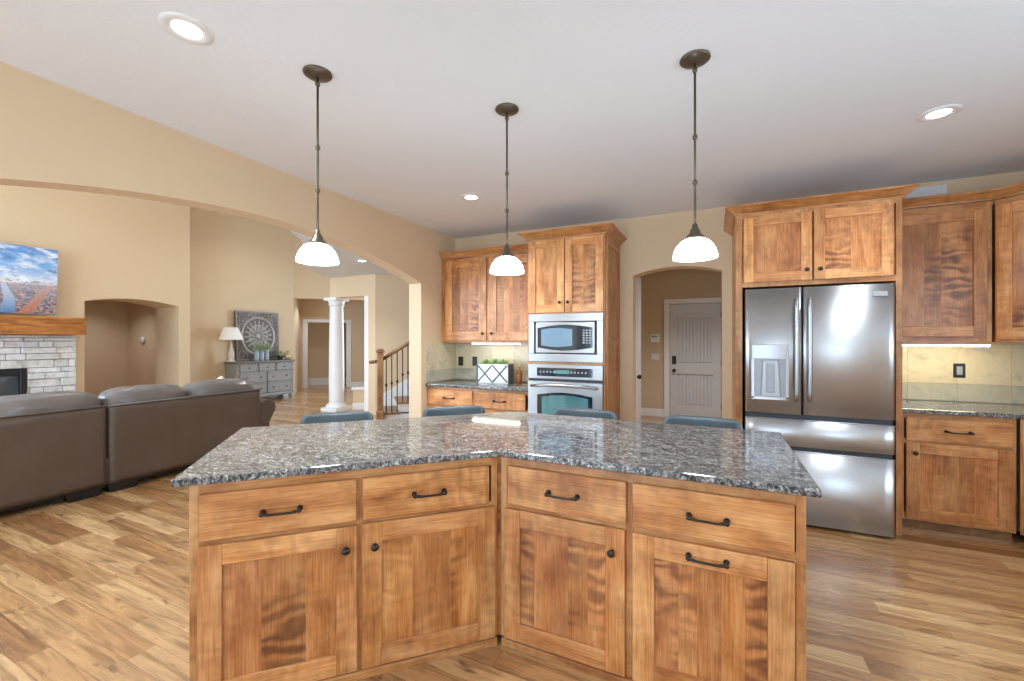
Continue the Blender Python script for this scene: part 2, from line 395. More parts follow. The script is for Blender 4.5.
# living room
m = MB(); m.prism(arch_wall_pts(0.3, 4.84, HI, 3.30, 4.65, 2.038, 2.127), -10.0, -9.2, 'x')
for a_, b_, c_, d_ in ((-2.4, -2.1, 0, HI), (0.2, 0.3, 0, HI), (-2.1, 0.2, 0, 0.5), (-2.1, 0.2, 3.0, HI)): m.box(-9.4, -9.2, a_, b_, c_, d_, tint=(1,1,1))
structure('wall_fireplace', m, WALL)
m = MB(); m.box(-10.05, -9.85, 4.84, 7.6, 0, HI, tint=(1,1,1)); structure('wall_west', m, WALL)
m = MB(); m.box(-10.4, -3.05, -2.4, 10, HI, HI+0.1, tint=(1,1,1)); structure('ceiling_living', m, CEIL)
m = MB(); m.box(-12.2, -12.1, 2.3, 5.2, 0, 2.6, tint=(1,1,1)); m.box(-12.1, -10.0, 5.08, 5.2, 0, 2.6, tint=(1,1,1))
m.box(-12.1, -10.0, 2.3, 2.42, 0, 2.6, tint=(1,1,1)); structure('wall_niche', m, WALL)
m = MB(); m.box(-12.2, -10.0, 2.3, 5.2, 2.5, 2.6, tint=(1,1,1)); structure('ceiling_niche', m, CEIL)
m = MB()
for y_ in (-2.1, -1.36, -0.6, 0.13): m.box(-9.33, -9.27, y_, y_+0.07, 0.5, 3.0, tint=(1,1,1))
for z_ in (0.5, 2.93): m.box(-9.33, -9.27, -2.1, 0.2, z_, z_+0.07, tint=(1,1,1))
structure('window_6', m, TRIMW)
# forty-five degree wall with the wide opening, and the hall behind it
def diag(x, y, t0, t1, d0, d1, z0, z1, m):
    """block along direction (1,1) from (x,y); d = depth behind, direction (-1,1)"""
    q = math.sqrt(0.5); P = lambda t, d: (x+t*q-d*q, y+t*q+d*q)
    m.prism([P(t0, d0), P(t1, d0), P(t1, d1), P(t0, d1)], z0, z1, 'z')
m = MB(); diag(-9.85, 7.6, 0, 3.2, 0, 0.22, 2.5, HI, m); diag(-9.85, 7.6, 1.75, 3.2, 0, 0.22, 0, 2.5, m)
diag(-9.85, 7.6, -0.15, 0, 0.0, 1.6, 0, 2.72, m); structure('wall_diagonal', m, WALL)
m = MB(); diag(-9.85, 7.6, -0.1, 0.18, 1.54, 1.66, 0, 2.72, m); diag(-9.85, 7.6, 0.18, 1.24, 1.54, 1.66, 1.95, 2.72, m)
diag(-9.85, 7.6, 1.24, 5.2, 1.54, 1.66, 0, 2.72, m); structure('wall_hall', m, WALL)
m = MB(); diag(-9.85, 7.6, -0.4, 3.0, 2.5, 2.6, 0, 2.72, m); structure('wall_study', m, WALL)
m = MB(); diag(-9.85, 7.6, 0.05, 0.18, 1.52, 1.68, 0, 2.03, m); diag(-9.85, 7.6, 1.24, 1.37, 1.52, 1.68, 0, 2.03, m)
diag(-9.85, 7.6, 0.18, 1.24, 1.52, 1.68, 1.94, 2.03, m); structure('trim_1', m, TRIMW)
m = MB(); diag(-9.85, 7.6, -0.4, 3.0, 2.47, 2.5, 0, 0.22, m); diag(-9.85, 7.6, 1.37, 4.5, 1.52, 1.54, 0, 0.14, m); structure('baseboard_hall', m, TRIMW)
m = MB(); m.prism([(-11.3, 7.9), (-9.95, 7.7), (-7.0, 10.6), (-9.3, 12.4), (-12.2, 9.4)], 2.62, 2.72, 'z'); structure('ceiling_hall', m, CEIL)
# foyer: ceiling slab with a curved edge, header on a column, stair wall
edge = [(-3.222, 2.45), (-3.7, 2.75), (-4.37, 3.34), (-4.72, 3.80), (-5.35, 4.28), (-6.06, 4.87), (-6.45, 5.30), (-6.72, 5.72), (-6.9, 6.14)]
m = MB(); m.prism(edge+[(-6.95, 6.6), (-7.55, 9.95), (-3.222, 9.95)], FY, FY+0.1, 'z'); structure('ceiling_foyer', m, CEIL)
m = MB()
for (a, b) in zip(edge, edge[1:]):
    d = (Vector(b)-Vector(a)).normalized(); n = Vector((d.y, -d.x))*-0.06
    m.prism([a, b, (b[0]-n.x, b[1]-n.y), (a[0]-n.x, a[1]-n.y)], FY+0.002, HI, 'z')
structure('wall_loft', m, WALL)
m = MB(); m.box(-6.9, -5.73, 6.14, 6.34, 2.25, FY, tint=(1,1,1)); m.box(-5.9, -5.73, 6.14, 6.34, 0, 2.25, tint=(1,1,1)); structure('wall_header', m, WALL)
m = MB(); diag(-5.73, 6.14, 0, 4.0, 0, 0.15, 0, FY, m); structure('wall_stair', m, WALL)
m = MB(); m.box(-6.02, -5.90, 6.16, 6.32, 0, 2.25, tint=(1,1,1)); structure('trim_2', m, TRIMW)
window_wall('wall_foyer', -7.6, -3.05, FY+0.1, [(-7.05, -5.55, 0.5, 2.5)], 9.95, 10.15)
# back hall behind the kitchen arch
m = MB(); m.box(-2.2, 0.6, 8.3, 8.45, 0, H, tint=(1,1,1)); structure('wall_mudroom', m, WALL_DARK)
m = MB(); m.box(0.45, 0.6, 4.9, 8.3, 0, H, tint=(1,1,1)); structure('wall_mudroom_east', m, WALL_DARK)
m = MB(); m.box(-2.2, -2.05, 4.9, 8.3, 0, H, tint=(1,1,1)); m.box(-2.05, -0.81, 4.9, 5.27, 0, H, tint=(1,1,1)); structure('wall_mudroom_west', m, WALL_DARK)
m = MB(); m.box(-2.2, 0.6, 4.9, 8.45, H, H+0.1, tint=(1,1,1)); structure('ceiling_mudroom', m, CEIL)
m = MB(); m.box(-2.05, -0.83, 8.28, 8.30, 0, 0.14, bevel=0.004, tint=(1,1,1)); structure('baseboard_mudroom', m, TRIMW)
m = MB(); m.box(-9.85, -9.83, 4.84, 7.6, 0, 0.14, bevel=0.004, tint=(1,1,1)); structure('baseboard_west', m, TRIMW)
m = MB(); m.box(-9.2, -9.18, 3.14, 3.30, 0, 0.14, tint=(1,1,1)); m.box(-9.2, -9.18, 4.65, 4.84, 0, 0.14, tint=(1,1,1)); structure('baseboard_fireplace', m, TRIMW)

# hall door: two panels, beadboard, arched upper panel
def hall_door():
    d = empty('door_1', (-0.727, 8.27, 0)); tag(d, kind='structure'); W, Z1 = 0.83, 2.05
    m = MB(); m.box(0, W, 0.022, 0.03, 0.01, Z1, tint=(1,1,1))
    st = 0.12
    m.box(0, st, -0.012, 0.022, 0.01, Z1, tint=(1,1,1)); m.box(W-st, W, -0.012, 0.022, 0.01, Z1, tint=(1,1,1))
    m.box(st, W-st, -0.012, 0.022, 0.01, 0.24, tint=(1,1,1)); m.box(st, W-st, -0.012, 0.022, 0.80, 1.0, tint=(1,1,1))
    m.prism([(st, Z1), (W-st, Z1), (W-st, 1.83)] + arc(st, W-st, 1.83, 1.90, 14)[1:-1] + [(st, 1.83)], -0.012, 0.022, 'y')
    m.build('door_slab', DOORW, d)
    m = MB(); g = 9
    for z0, z1 in ((0.255, 0.79), (1.01, 1.80)):
        for i in range(g):
            x = st+0.03+(W-2*st-0.06)*i/g; m.box(x+0.004, x+(W-2*st-0.06)/g-0.004, 0.006, 0.021, z0, z1, bevel=0.006, tint=(1,1,1))
    m.build('beadboard_panel', DOORW, d)
    m = MB(); m.lathe([(0, 0), (0.03, 0), (0.03, 0.01), (0.012, 0.016), (0.012, 0.04), (0.028, 0.05), (0.03, 0.065), (0, 0.075)], M=Matrix.Translation((0.07, -0.005, 0.86)) @ Matrix.Rotation(PI/2, 4, 'X'), seg=16)
    m.build('door_knob', BLACKP, d)
    m = MB(); m.box(0.035, 0.105, -0.03, -0.005, 0.97, 1.12, bevel=0.008, tint=(1,1,1)); m.build('keypad_lock', BLACKP, d)
    for z in (0.25, 1.0, 1.85):
        m = MB(); m.box(W-0.005, W+0.012, -0.012, 0.0, z-0.05, z+0.05, tint=(1,1,1)); m.build('hinge', DARKMETAL, d)
hall_door()
m = MB(); m.box(-0.83, -0.735, 8.25, 8.30, 0, 2.15, bevel=0.004, tint=(1,1,1)); m.box(0.112, 0.21, 8.25, 8.30, 0, 2.15, bevel=0.004, tint=(1,1,1)); m.box(-0.735, 0.112, 8.25, 8.30, 2.06, 2.15, bevel=0.004, tint=(1,1,1)); structure('trim_3', m, TRIMW)
# narrow white closet door on the left just behind the arch
d = tag(empty('door_2', (-0.81, 4.9, 0)), kind='structure')
m = MB(); m.box(0, 0.02, 0.0, 0.06, 0, 2.14, tint=(1,1,1)); m.box(0, 0.02, 0.33, 0.37, 0, 2.14, tint=(1,1,1)); m.box(0, 0.02, 0.06, 0.33, 2.06, 2.14, tint=(1,1,1)); m.box(0, 0.012, 0.06, 0.33, 0.01, 2.06, tint=(1,1,1)); m.build('door_slab', TRIMW, d)
m = MB(); m.ball((0.045, 0.085, 0.99), 0.026); m.tube([(0.01, 0.085, 0.99), (0.04, 0.085, 0.99)], 0.01); m.build('door_knob', BLACKP, d)
t = thing('alarm_keypad', 'white alarm keypad on the hall wall left of the grey door, above the light switch', 'keypad', (-0.99, 8.3, 1.44))
m = MB(); m.box(-0.085, 0.085, -0.03, 0, -0.075, 0.075, bevel=0.008, tint=(1,1,1)); m.build('keypad_case', VENTM, t)
m = MB(); m.box(-0.06, 0.04, -0.033, -0.03, 0.015, 0.05, tint=(1,1,1)); m.build('keypad_screen', GREYP, t)
t = thing('light_switch', 'white double light switch plate on the hall wall beside the grey door', 'light switch', (-0.99, 8.3, 1.10))
m = MB(); m.box(-0.065, 0.065, -0.008, 0, -0.06, 0.06, bevel=0.003, tint=(1,1,1)); m.build('switch_plate', VENTM, t)
for dx in (-0.03, 0.03):
    m = MB(); m.box(dx-0.016, dx+0.016, -0.013, -0.008, -0.032, 0.032, bevel=0.002, tint=(1,1,1)); m.build('switch_rocker', VENTM, t)

# ------------------------------------------------------------------ cabinet joinery
def pull(parent, x, z, y=0.0, L=0.128, name='handle'):
    m = MB(); h = L/2
    for s in (-1, 1):
        m.lathe([(0, 0), (0.011, 0), (0.011, 0.004), (0.006, 0.008), (0.006, 0.022), (0.009, 0.026), (0.009, 0.034), (0.004, 0.038), (0, 0.038)], M=Matrix.Translation((x+s*h, y, z)) @ Matrix.Rotation(PI/2, 4, 'X'), seg=12)
    m.tube([(x-h, y-0.03, z), (x-h+0.012, y-0.032, z-0.002), (x-h+0.03, y-0.034, z-0.004), (x, y-0.034, z-0.004), (x+h-0.03, y-0.034, z-0.004), (x+h-0.012, y-0.032, z-0.002), (x+h, y-0.03, z)], [0.006, 0.0065, 0.005, 0.005, 0.005, 0.0065, 0.006], 8)
    m.build(name, DARKMETAL, parent)
def knob(parent, x, z, y=0.0, r=0.016):
    m = MB(); m.lathe([(0, 0), (0.009, 0), (0.007, 0.006), (0.006, 0.014), (r*0.9, 0.018), (r, 0.024), (r*0.8, 0.030), (r*0.35, 0.033), (0, 0.0335)], M=Matrix.Translation((x, y, z)) @ Matrix.Rotation(PI/2, 4, 'X'), seg=16)
    m.build('knob', DARKMETAL, parent)
def shaker(parent, x0, x1, z0, z1, st=0.078, kn=None, staves=4, tint=1.0, handle=None):
    """door with front at y=0; stiles, rails; a recessed panel of glued staves is its sub-part"""
    m = MB(); T = lambda: (lambda a: (a, a*RND.uniform(0.96, 1.01), a*RND.uniform(0.92, 1.02)))(tint*RND.uniform(0.92, 1.18))
    m.box(x0, x0+st, 0, 0.019, z0, z1, 'z', 0.0018, T()); m.box(x1-st, x1, 0, 0.019, z0, z1, 'z', 0.0018, T())
    m.box(x0+st, x1-st, 0, 0.019, z1-st, z1, 'x', 0.0018, T()); m.box(x0+st, x1-st, 0, 0.019, z0, z0+st*1.05, 'x', 0.0018, T())
    d = m.build('door', WOOD, parent)
    m = MB(); a, b = x0+st-0.004, x1-st+0.004; cuts = [a]
    for i in range(1, staves): cuts.append(a+(b-a)*(i+RND.uniform(-0.25, 0.25))/staves)
    cuts.append(b)
    for p, q in zip(cuts, cuts[1:]): m.box(p, q, 0.011, 0.018, z0+st-0.004, z1-st+0.004, 'z', 0, (lambda f: tuple(c*f*h for c, h in zip(T(), (1.0, 0.92, 0.87)))+(RND.choice((0.1, 0.3, 0.6, 0.9, 1.0)),))(RND.uniform(0.74, 0.98)))
    m.build('panel', WOOD, d)
    if kn: knob(d, *kn)
    if handle: pull(d, *handle)
    return d
def drawer(parent, x0, x1, z0, z1, tint=1.0, handle=True):
    m = MB(); a = tint*RND.uniform(0.95, 1.1); m.box(x0, x1, 0, 0.019, z0, z1, 'x', 0.003, (a, a*0.99, a*0.97, RND.uniform(0.15, 0.5))); d = m.build('drawer', WOOD, parent)
    if handle: pull(d, (x0+x1)/2, (z0+z1)/2-0.002)
    return d
def carcass(parent, w, depth, z0, z1, name='body', tint=0.95):
    m = MB(); t = 0.019
    m.box(0, t, 0.019+0.02, depth, z0, z1, 'z', 0, (tint,)*3); m.box(w-t, w, 0.019+0.02, depth, z0, z1, 'z', 0, (tint,)*3)
    m.box(t, w-t, depth-0.01, depth, z0, z1, 'z', 0, (tint,)*3); m.box(t, w-t, 0.04, depth-0.01, z0, z0+t, 'x', 0, (tint,)*3); m.box(t, w-t, 0.04, depth-0.01, z1-t, z1, 'x', 0, (tint,)*3)
    return m.build(name, WOOD, parent)
def frame(parent, w, z0, z1, xs=(), zs=(), st=0.045, tr=0.05, br=0.05, tint=0.95):
    """face frame behind the doors: y 0.0195..0.039"""
    m = MB(); y0, y1 = 0.0195, 0.039; T = lambda: (tint*RND.uniform(0.92, 1.06),)*3
    m.box(0, st, y0, y1, z0, z1, 'z', 0.001, T()); m.box(w-st, w, y0, y1, z0, z1, 'z', 0.001, T())
    m.box(st, w-st, y0, y1, z1-tr, z1, 'x', 0, T()); m.box(st, w-st, y0, y1, z0, z0+br, 'x', 0, T())
    for x, hw in xs: m.box(x-hw, x+hw, y0, y1, z0+br, z1-tr, 'z', 0, T())
    for z, hh in zs: m.box(st, w-st, y0+0.0005, y1, z-hh, z+hh, 'x', 0, T())
    return m.build('face_frame', WOOD, parent)
CROWN = lambda z0, z1, o=0.065: [(-0.015, z0), (0.010, z0), (0.012, z0+0.008), (0.02, z0+0.012), (o*0.75, z1-0.022), (o*0.95, z1-0.014), (o, z1-0.010), (o, z1), (-0.015, z1)]

# ------------------------------------------------------------------ island
c0 = thing('island_cabinet', 'right wing of the kitchen island with a single knobbed door and a pull-out front', 'cabinet', (-0.893, 1.752, 0))
w = 1.18; X = lambda x: x+0.893
frame(c0, w, 0.035, 0.87, [(X(-0.309), 0.018)], [(0.642, 0.02)], st=0.03, tr=0.045)
carcass(c0, w, 0.61, 0.035, 0.868)
m = MB(); m.box(0.008, w, 0.004, 0.6, 0, 0.034, 'x', 0.002, (0.85,)*3); m.build('base_moulding', WOOD, c0)
m = MB(); m.prism([(-0.001, 0.045), (-0.001, 0.608), (-0.43, 0.445), (-0.012, 0.045)], 0.0, 0.866, 'z', tint=(0.8,)*3); m.build('corner_filler', WOOD, c0)
m = MB(); m.prism([(-0.0003, 0.0185), (-0.0077, 0.0185), (-0.0160, 0.0115), (-0.0295, 0.0250), (-0.0003, 0.044)], 0.036, 0.868, 'z', tint=(0.82, 0.74, 0.66, 1.0)); m.build('corner_stile', WOOD, c0)
drawer(c0, X(-0.853), X(-0.321), 0.655, 0.829); drawer(c0, X(-0.296), X(0.251), 0.655, 0.829)
shaker(c0, X(-0.868), X(-0.327), 0.042, 0.634, kn=(X(-0.377), 0.54), staves=5)
shaker(c0, X(-0.296), X(0.253), 0.042, 0.630, st=0.083, handle=(X(-0.024), 0.588), staves=5)
c1 = thing('island_cabinet', 'left wing of the kitchen island with two doors under two drawers', 'cabinet', (-0.893-1.197*math.sqrt(.5), 1.752-1.197*math.sqrt(.5), 0), PI/4)
w = 1.197; T_ = lambda t: 1.197-t
frame(c1, w-0.004, 0.035, 0.87, [(T_(0.603), 0.018)], [(0.642, 0.02)], st=0.03, tr=0.045)
carcass(c1, w-0.004, 0.61, 0.035, 0.868)
m = MB(); m.box(0, w-0.008, 0.004, 0.6, 0, 0.034, 'x', 0.002, (0.85,)*3); m.build('base_moulding', WOOD, c1)
drawer(c1, T_(1.162), T_(0.616), 0.657, 0.830); drawer(c1, T_(0.591), T_(0.047), 0.657, 0.830)
shaker(c1, T_(1.167), T_(0.614), 0.042, 0.638, kn=(T_(0.656), 0.55), staves=3); shaker(c1, T_(0.595), T_(0.02), 0.042, 0.640, kn=(T_(0.544), 0.548), staves=3)
m = MB(); m.prism([(-0.886, 1.735), (0.325, 1.735), (0.325, 2.735), (-1.279, 2.735), (-2.456, 1.558), (-1.762, 0.862)], 0.8705, 0.90, 'z', bevel=0.006, seg=2)
tag(m.build('island_countertop', GRANITE), 'large angled speckled granite countertop on the wooden kitchen island', 'countertop')

# ------------------------------------------------------------------ oven tower
tw = thing('oven_cabinet', 'tall wooden cabinet housing the microwave and oven, two doors on top', 'cabinet', (-1.74, 4.05, 0)); W = 0.80
m = MB()
m.box(0, 0.02, 0.039, 0.665, 0, 2.44, 'z', 0, (0.85,)*3); m.box(W-0.02, W, 0.039, 0.665, 0, 2.44, 'z', 0, (0.8,)*3)
m.box(0.02, W-0.02, 0.65, 0.665, 0.1, 2.44, 'z', 0, (0.8,)*3)
for z in (0.10, 0.345, 1.166, 1.676, 2.42): m.box(0.02, W-0.02, 0.039, 0.65, z-0.008, z+0.008, 'x', 0, (0.9,)*3)
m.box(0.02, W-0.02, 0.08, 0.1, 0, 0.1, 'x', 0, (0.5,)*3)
m.box(W, W+0.012, 0.05, 0.12, 0.0, 2.43, 'z', 0, (0.9,)*3); m.box(W, W+0.012, 0.6, 0.665, 0.0, 2.43, 'z', 0, (0.8,)*3)
for z0, z1 in ((0.0, 0.12), (1.36, 1.43), (2.33, 2.43)): m.box(W, W+0.012, 0.12, 0.6, z0, z1, 'y', 0, (0.85,)*3)
m.build('body', WOOD, tw)
m = MB(); 
m.box(0, 0.022, 0.0195, 0.039, 0.1, 2.44, 'z', 0.001, (1,)*3); m.box(W-0.022, W, 0.0195, 0.039, 0.1, 2.44, 'z', 0.001, (0.95,)*3)
for z0, z1 in ((2.37, 2.44), (1.664, 1.69), (1.163, 1.183), (0.335, 0.352), (0.1, 0.13)): m.box(0.022, W-0.022, 0.0195, 0.039, z0, z1, 'x', 0, (0.98,)*3)
m.build('face_frame', WOOD, tw)
shaker(tw, 0.015, 0.396, 1.679, 2.41, st=0.075, kn=(0.352, 1.778), tint=1.08, staves=2); shaker(tw, 0.404, 0.785, 1.679, 2.41, st=0.075, kn=(0.436, 1.778), tint=1.08, staves=2)
drawer(tw, 0.015, W-0.015, 0.125, 0.34)
m = MB(); m.crown([(0, 0.25), (0, 0.02), (W, 0.02), (W, 0.665)], CROWN(2.425, 2.50, 0.085)); m.build('crown_moulding', WOOD, tw)

def lens_pts(x0, x1, zt, zb, sag, n=16):
    """window with bowed top and bottom edges"""
    top = [(x0+(x1-x0)*i/n, zt-sag+sag*math.sin(PI*i/n)) for i in range(n+1)]
    bot = [(x1-(x1-x0)*i/n, zb+sag-sag*math.sin(PI*i/n)) for i in range(n+1)]
    return top+bot
mw = thing('microwave', 'stainless steel built-in microwave with a bowed window above the wall oven', 'microwave', (-1.727, 4.05, 0)); W = 0.772
m = MB()
for a, b, c, d in ((0, W, 1.59, 1.668), (0, W, 1.186, 1.265), (0, 0.062, 1.265, 1.59), (W-0.062, W, 1.265, 1.59)): m.box(a, b, 0.0, 0.018, c, d, bevel=0.003, tint=(1,1,1))
m.build('trim_kit', STEEL_LIGHT, mw)
m = MB(); m.box(0.03, W-0.03, 0.024, 0.5, 1.2, 1.65, tint=(1,1,1)); m.build('body', BLACKP, mw)
m = MB(); m.box(0.078, W-0.078, -0.006, 0.02, 1.275, 1.582, bevel=0.006, tint=(1,1,1)); dd = m.build('door', STEEL_LIGHT, mw)
m = MB(); m.prism(lens_pts(0.105, W-0.1, 1.556, 1.3, 0.03), -0.010, -0.004, 'y'); m.build('window_surround', GLASSD, dd)
m = MB(); m.prism(lens_pts(0.145, 0.47, 1.525, 1.335, 0.015), -0.013, -0.0095, 'y'); m.build('window', GLASSB, dd)
m = MB()
for i in range(6):
    for j in range(3): m.box(0.575+j*0.03, 0.595+j*0.03, -0.0125, -0.010, 1.37+i*0.024, 1.384+i*0.024, tint=(1,1,1))
m.build('key_pad', GREYP, dd)
ov = thing('wall_oven', 'stainless steel wall oven with a dark control strip and teal window', 'oven', (-1.727, 4.05, 0))
m = MB(); m.box(0.02, W-0.02, 0.024, 0.6, 0.37, 1.15, tint=(1,1,1)); m.build('body', BLACKP, ov)
m = MB(); m.box(0, W, -0.012, 0.022, 1.015, 1.162, bevel=0.004, tint=(1,1,1)); cp = m.build('control_panel', STEEL_LIGHT, ov)
m = MB(); m.box(0.1, W-0.1, -0.0155, -0.012, 1.043, 1.127, tint=(1,1,1)); sc_ = m.build('display', GLASSD, cp)
for i in range(14):
    x = 0.13+i*0.036
    if 4 < i < 9: continue
    m = MB(); m.box(x, x+0.016, -0.0165, -0.0155, 1.078, 1.094, tint=(1,1,1)); m.build('touch_key', GREYP, cp)
m = MB(); m.box(0.29, 0.44, -0.0165, -0.0155, 1.07, 1.105, tint=(1,1,1)); m.build('clock', GLASST, cp)
m = MB(); m.box(0.005, W-0.005, -0.004, 0.022, 0.992, 1.012, tint=(1,1,1)); m.build('vent_slot', GASKET, ov)
m = MB(); m.box(0, W, -0.018, 0.022, 0.36, 0.990, bevel=0.005, tint=(1,1,1)); dd = m.build('door', STEEL_LIGHT, ov)
m = MB(); m.prism([(0.105, 0.45), (W-0.1, 0.45)]+[(W-0.1-(W-0.205)*i/16, 0.855+0.03*math.sin(PI*i/16)) for i in range(17)], -0.022, -0.017, 'y'); gl = m.build('window_surround', GLASSD, dd)
m = MB(); m.prism([(0.155, 0.49), (W-0.14, 0.49)]+[(W-0.14-(W-0.295)*i/16, 0.835+0.025*math.sin(PI*i/16)) for i in range(17)], -0.025, -0.0215, 'y'); m.build('window', GLASST, dd)
m = MB(); m.tube([(0.08, -0.018, 0.952), (0.08, -0.06, 0.952)], 0.01); m.tube([(W-0.08, -0.018, 0.952), (W-0.08, -0.06, 0.952)], 0.01)
m.tube([(0.05, -0.06, 0.946), (0.2, -0.066, 0.956), (W/2, -0.07, 0.96), (W-0.2, -0.066, 0.956), (W-0.05, -0.06, 0.946)], 0.013); m.build('handle', STEEL_LIGHT, dd)

# ------------------------------------------------------------------ left run: uppers, base, counter
ul = thing('upper_cabinet', 'two-door wooden wall cabinet over the left counter beside the oven tower', 'cabinet', (-3.045, 4.39, 0)); W = 1.30
frame(ul, W, 1.375, 2.42, [(0.655, 0.03)], [], tr=0.06, br=0.04); carcass(ul, W, 0.33, 1.375, 2.42)
shaker(ul, 0.06, 0.634, 1.40, 2.378, st=0.10, kn=(0.594, 1.482), staves=3, tint=1.0); shaker(ul, 0.674, 1.255, 1.40, 2.37, st=0.095, kn=(0.713, 1.482), staves=4)
m = MB(); m.crown([(0.0, 0.02), (W-0.0, 0.02)], CROWN(2.40, 2.47)); m.build('crown_moulding', WOOD, ul)
bl = thing('base_cabinet', 'wooden base cabinet with two drawers under the left counter', 'cabinet', (-3.045, 4.11, 0))
frame(bl, W, 0.10, 0.868, [(0.63, 0.02)], [(0.645, 0.02)], st=0.02); carcass(bl, W, 0.605, 0.10, 0.868)
drawer(bl, 0.012, 0.61, 0.66, 0.835, 1.1); drawer(bl, 0.65, 1.255, 0.66, 0.835, 1.1)
shaker(bl, 0.012, 0.61, 0.12, 0.64, kn=(0.56, 0.56)); shaker(bl, 0.65, 1.255, 0.12, 0.64, kn=(0.70, 0.56))
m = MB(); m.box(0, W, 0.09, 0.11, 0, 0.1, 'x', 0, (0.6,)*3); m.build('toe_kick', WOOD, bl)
m = MB(); m.box(-3.045, -1.745, 4.08, 4.71, 0.8695, 0.90, bevel=0.005, seg=2, tint=(1,1,1))
tag(m.build('countertop', GRANITE), 'short granite countertop left of the oven tower under the two-door wall cabinet', 'countertop')

# tiled backsplashes
def tiles(m, g, a0, a1, plane, axis, zrows):
    """tiles on a wall; axis x: wall at y=plane facing -y; axis y: wall at x=plane facing +x"""
    for z0, z1, tw_, offs, tn in zrows:
        p = a0-offs
        while p < a1:
            q0, q1 = max(p, a0)+0.0015, min(p+tw_, a1)-0.0015
            if q1-q0 > 0.01:
                f = RND.uniform(0.93, 1.06); t = tuple(c*f for c in tn)
                if axis == 'x': m.box(q0, q1, plane-0.010, plane-0.004, z0+0.0015, z1-0.0015, 'x', 0.001, t)
                else: m.box(plane+0.004, plane+0.010, q0, q1, z0+0.0015, z1-0.0015, 'y', 0.001, t)
            p += tw_
    z0, z1 = zrows[0][0], zrows[-1][1]
    if axis == 'x': g.box(a0, a1, plane-0.0065, plane-0.0005, z0, z1, tint=(1,1,1))
    else: g.box(plane+0.0005, plane+0.0065, a0, a1, z0, z1, tint=(1,1,1))
GREYROW = (0.70, 0.76, 0.86); BEIGE = (1, 1, 1)
bs = thing('tile_backsplash', 'beige tile backsplash with a grey lower row behind the left counter', 'backsplash', (0,0,0))
m, g = MB(), MB(); rows = [(0.902, 1.047, 0.315, 0.1, GREYROW), (1.047, 1.372, 0.315, 0.1, BEIGE)]
tiles(m, g, -3.04, -1.745, 4.72, 'x', rows); tiles(m, g, 4.082, 4.709, -3.05, 'y', rows); m.build('tiles', TILE, bs); g.build('grout', GROUT, bs)
bs = thing('tile_backsplash', 'beige tile backsplash with a grey lower row right of the refrigerator', 'backsplash', (0,0,0))
m, g = MB(), MB(); rows = [(0.902, 1.047, 0.315, 0.06, GREYROW), (1.047, 1.372, 0.315, 0.06, BEIGE)]
tiles(m, g, 1.222, 2.59, 4.72, 'x', rows); m.build('tiles', TILE, bs); g.build('grout', GROUT, bs)

def outlet(loc, label, group, w=0.07, decor=True):
    t = thing('wall_outlet', label, 'outlet', loc, 0, group)
    m = MB(); m.box(-w/2, w/2, -0.007, 0, -0.058, 0.058, bevel=0.003, tint=(1,1,1)); m.build('cover_plate', BLACKP, t)
    m = MB(); m.box(-w*0.24, w*0.24, -0.010, -0.007, -0.034, 0.034, bevel=0.002, tint=(1,1,1)); m.build('outlet_face', GASKET if not decor else GREYP, t)
outlet((-2.954, 4.709, 1.135), 'dark outlet on the left backsplash nearest the room corner', 'dark wall outlets', decor=False)
outlet((-2.746, 4.709, 1.138), 'dark outlet on the left backsplash partly behind the crate planter', 'dark wall outlets', decor=False)
outlet((1.803, 4.709, 1.155), 'dark outlet with a grey face on the backsplash right of the refrigerator', 'dark wall outlets', 0.074)
def led(x0, x1, y, label, mat):
    t = thing('under_cabinet_light', label, 'light', (x0, y, 1.3745), 0)
    m = MB(); m.box(0, x1-x0, 0, 0.07, -0.008, 0, bevel=0.002, tint=(1,1,1)); m.build('housing', VENTM, t)
    m = MB(); m.box(0.01, x1-x0-0.01, 0.005, 0.06, -0.020, -0.008, bevel=0.002, tint=(1,1,1)); m.build('light_bar', mat, t)
led(-2.66, -2.02, 4.47, 'lit bar light under the left wall cabinet above the crate planter', LEDBAR); led(1.27, 1.88, 4.43, 'long lit bar light under the wall cabinet right of the refrigerator', LEDWARM)

# ------------------------------------------------------------------ refrigerator and its surround
fs = thing('refrigerator_surround', 'tall wooden surround framing the refrigerator, two-door cabinet across its top', 'cabinet', (0.158, 3.95, 0)); W = 1.061
m = MB(); m.box(0, 0.05, 0.0195, 0.765, 0, 2.44, 'z', 0.001, (0.85,)*3); m.box(W-0.036, W, 0.0195, 0.765, 0, 2.44, 'z', 0.001, (0.85,)*3); m.build('side_panels', WOOD, fs)
m = MB(); m.box(0.05, W-0.036, 0.04, 0.76, 1.832, 2.44, 'x', 0, (0.95,)*3); m.box(0.05, W-0.036, 0.0195, 0.04, 1.832, 1.875, 'x', 0, (0.95,)*3); m.box(0.05, W-0.036, 0.0195, 0.04, 2.39, 2.44, 'x', 0, (1.05,)*3); m.build('top_box', WOOD, fs)
shaker(fs, 0.058, 0.520, 1.868, 2.392, st=0.07, kn=(0.484, 1.945), tint=1.15, staves=2); shaker(fs, 0.533, 1.008, 1.868, 2.397, st=0.07, kn=(0.570, 1.945), tint=1.2, staves=2)  # lighter tints put the brighter light up here into the wood colour
m = MB(); m.crown([(0, 0.765), (0, 0.02), (W, 0.02), (W, 0.36)], CROWN(2.425, 2.492, 0.075)); m.build('crown_moulding', WOOD, fs)

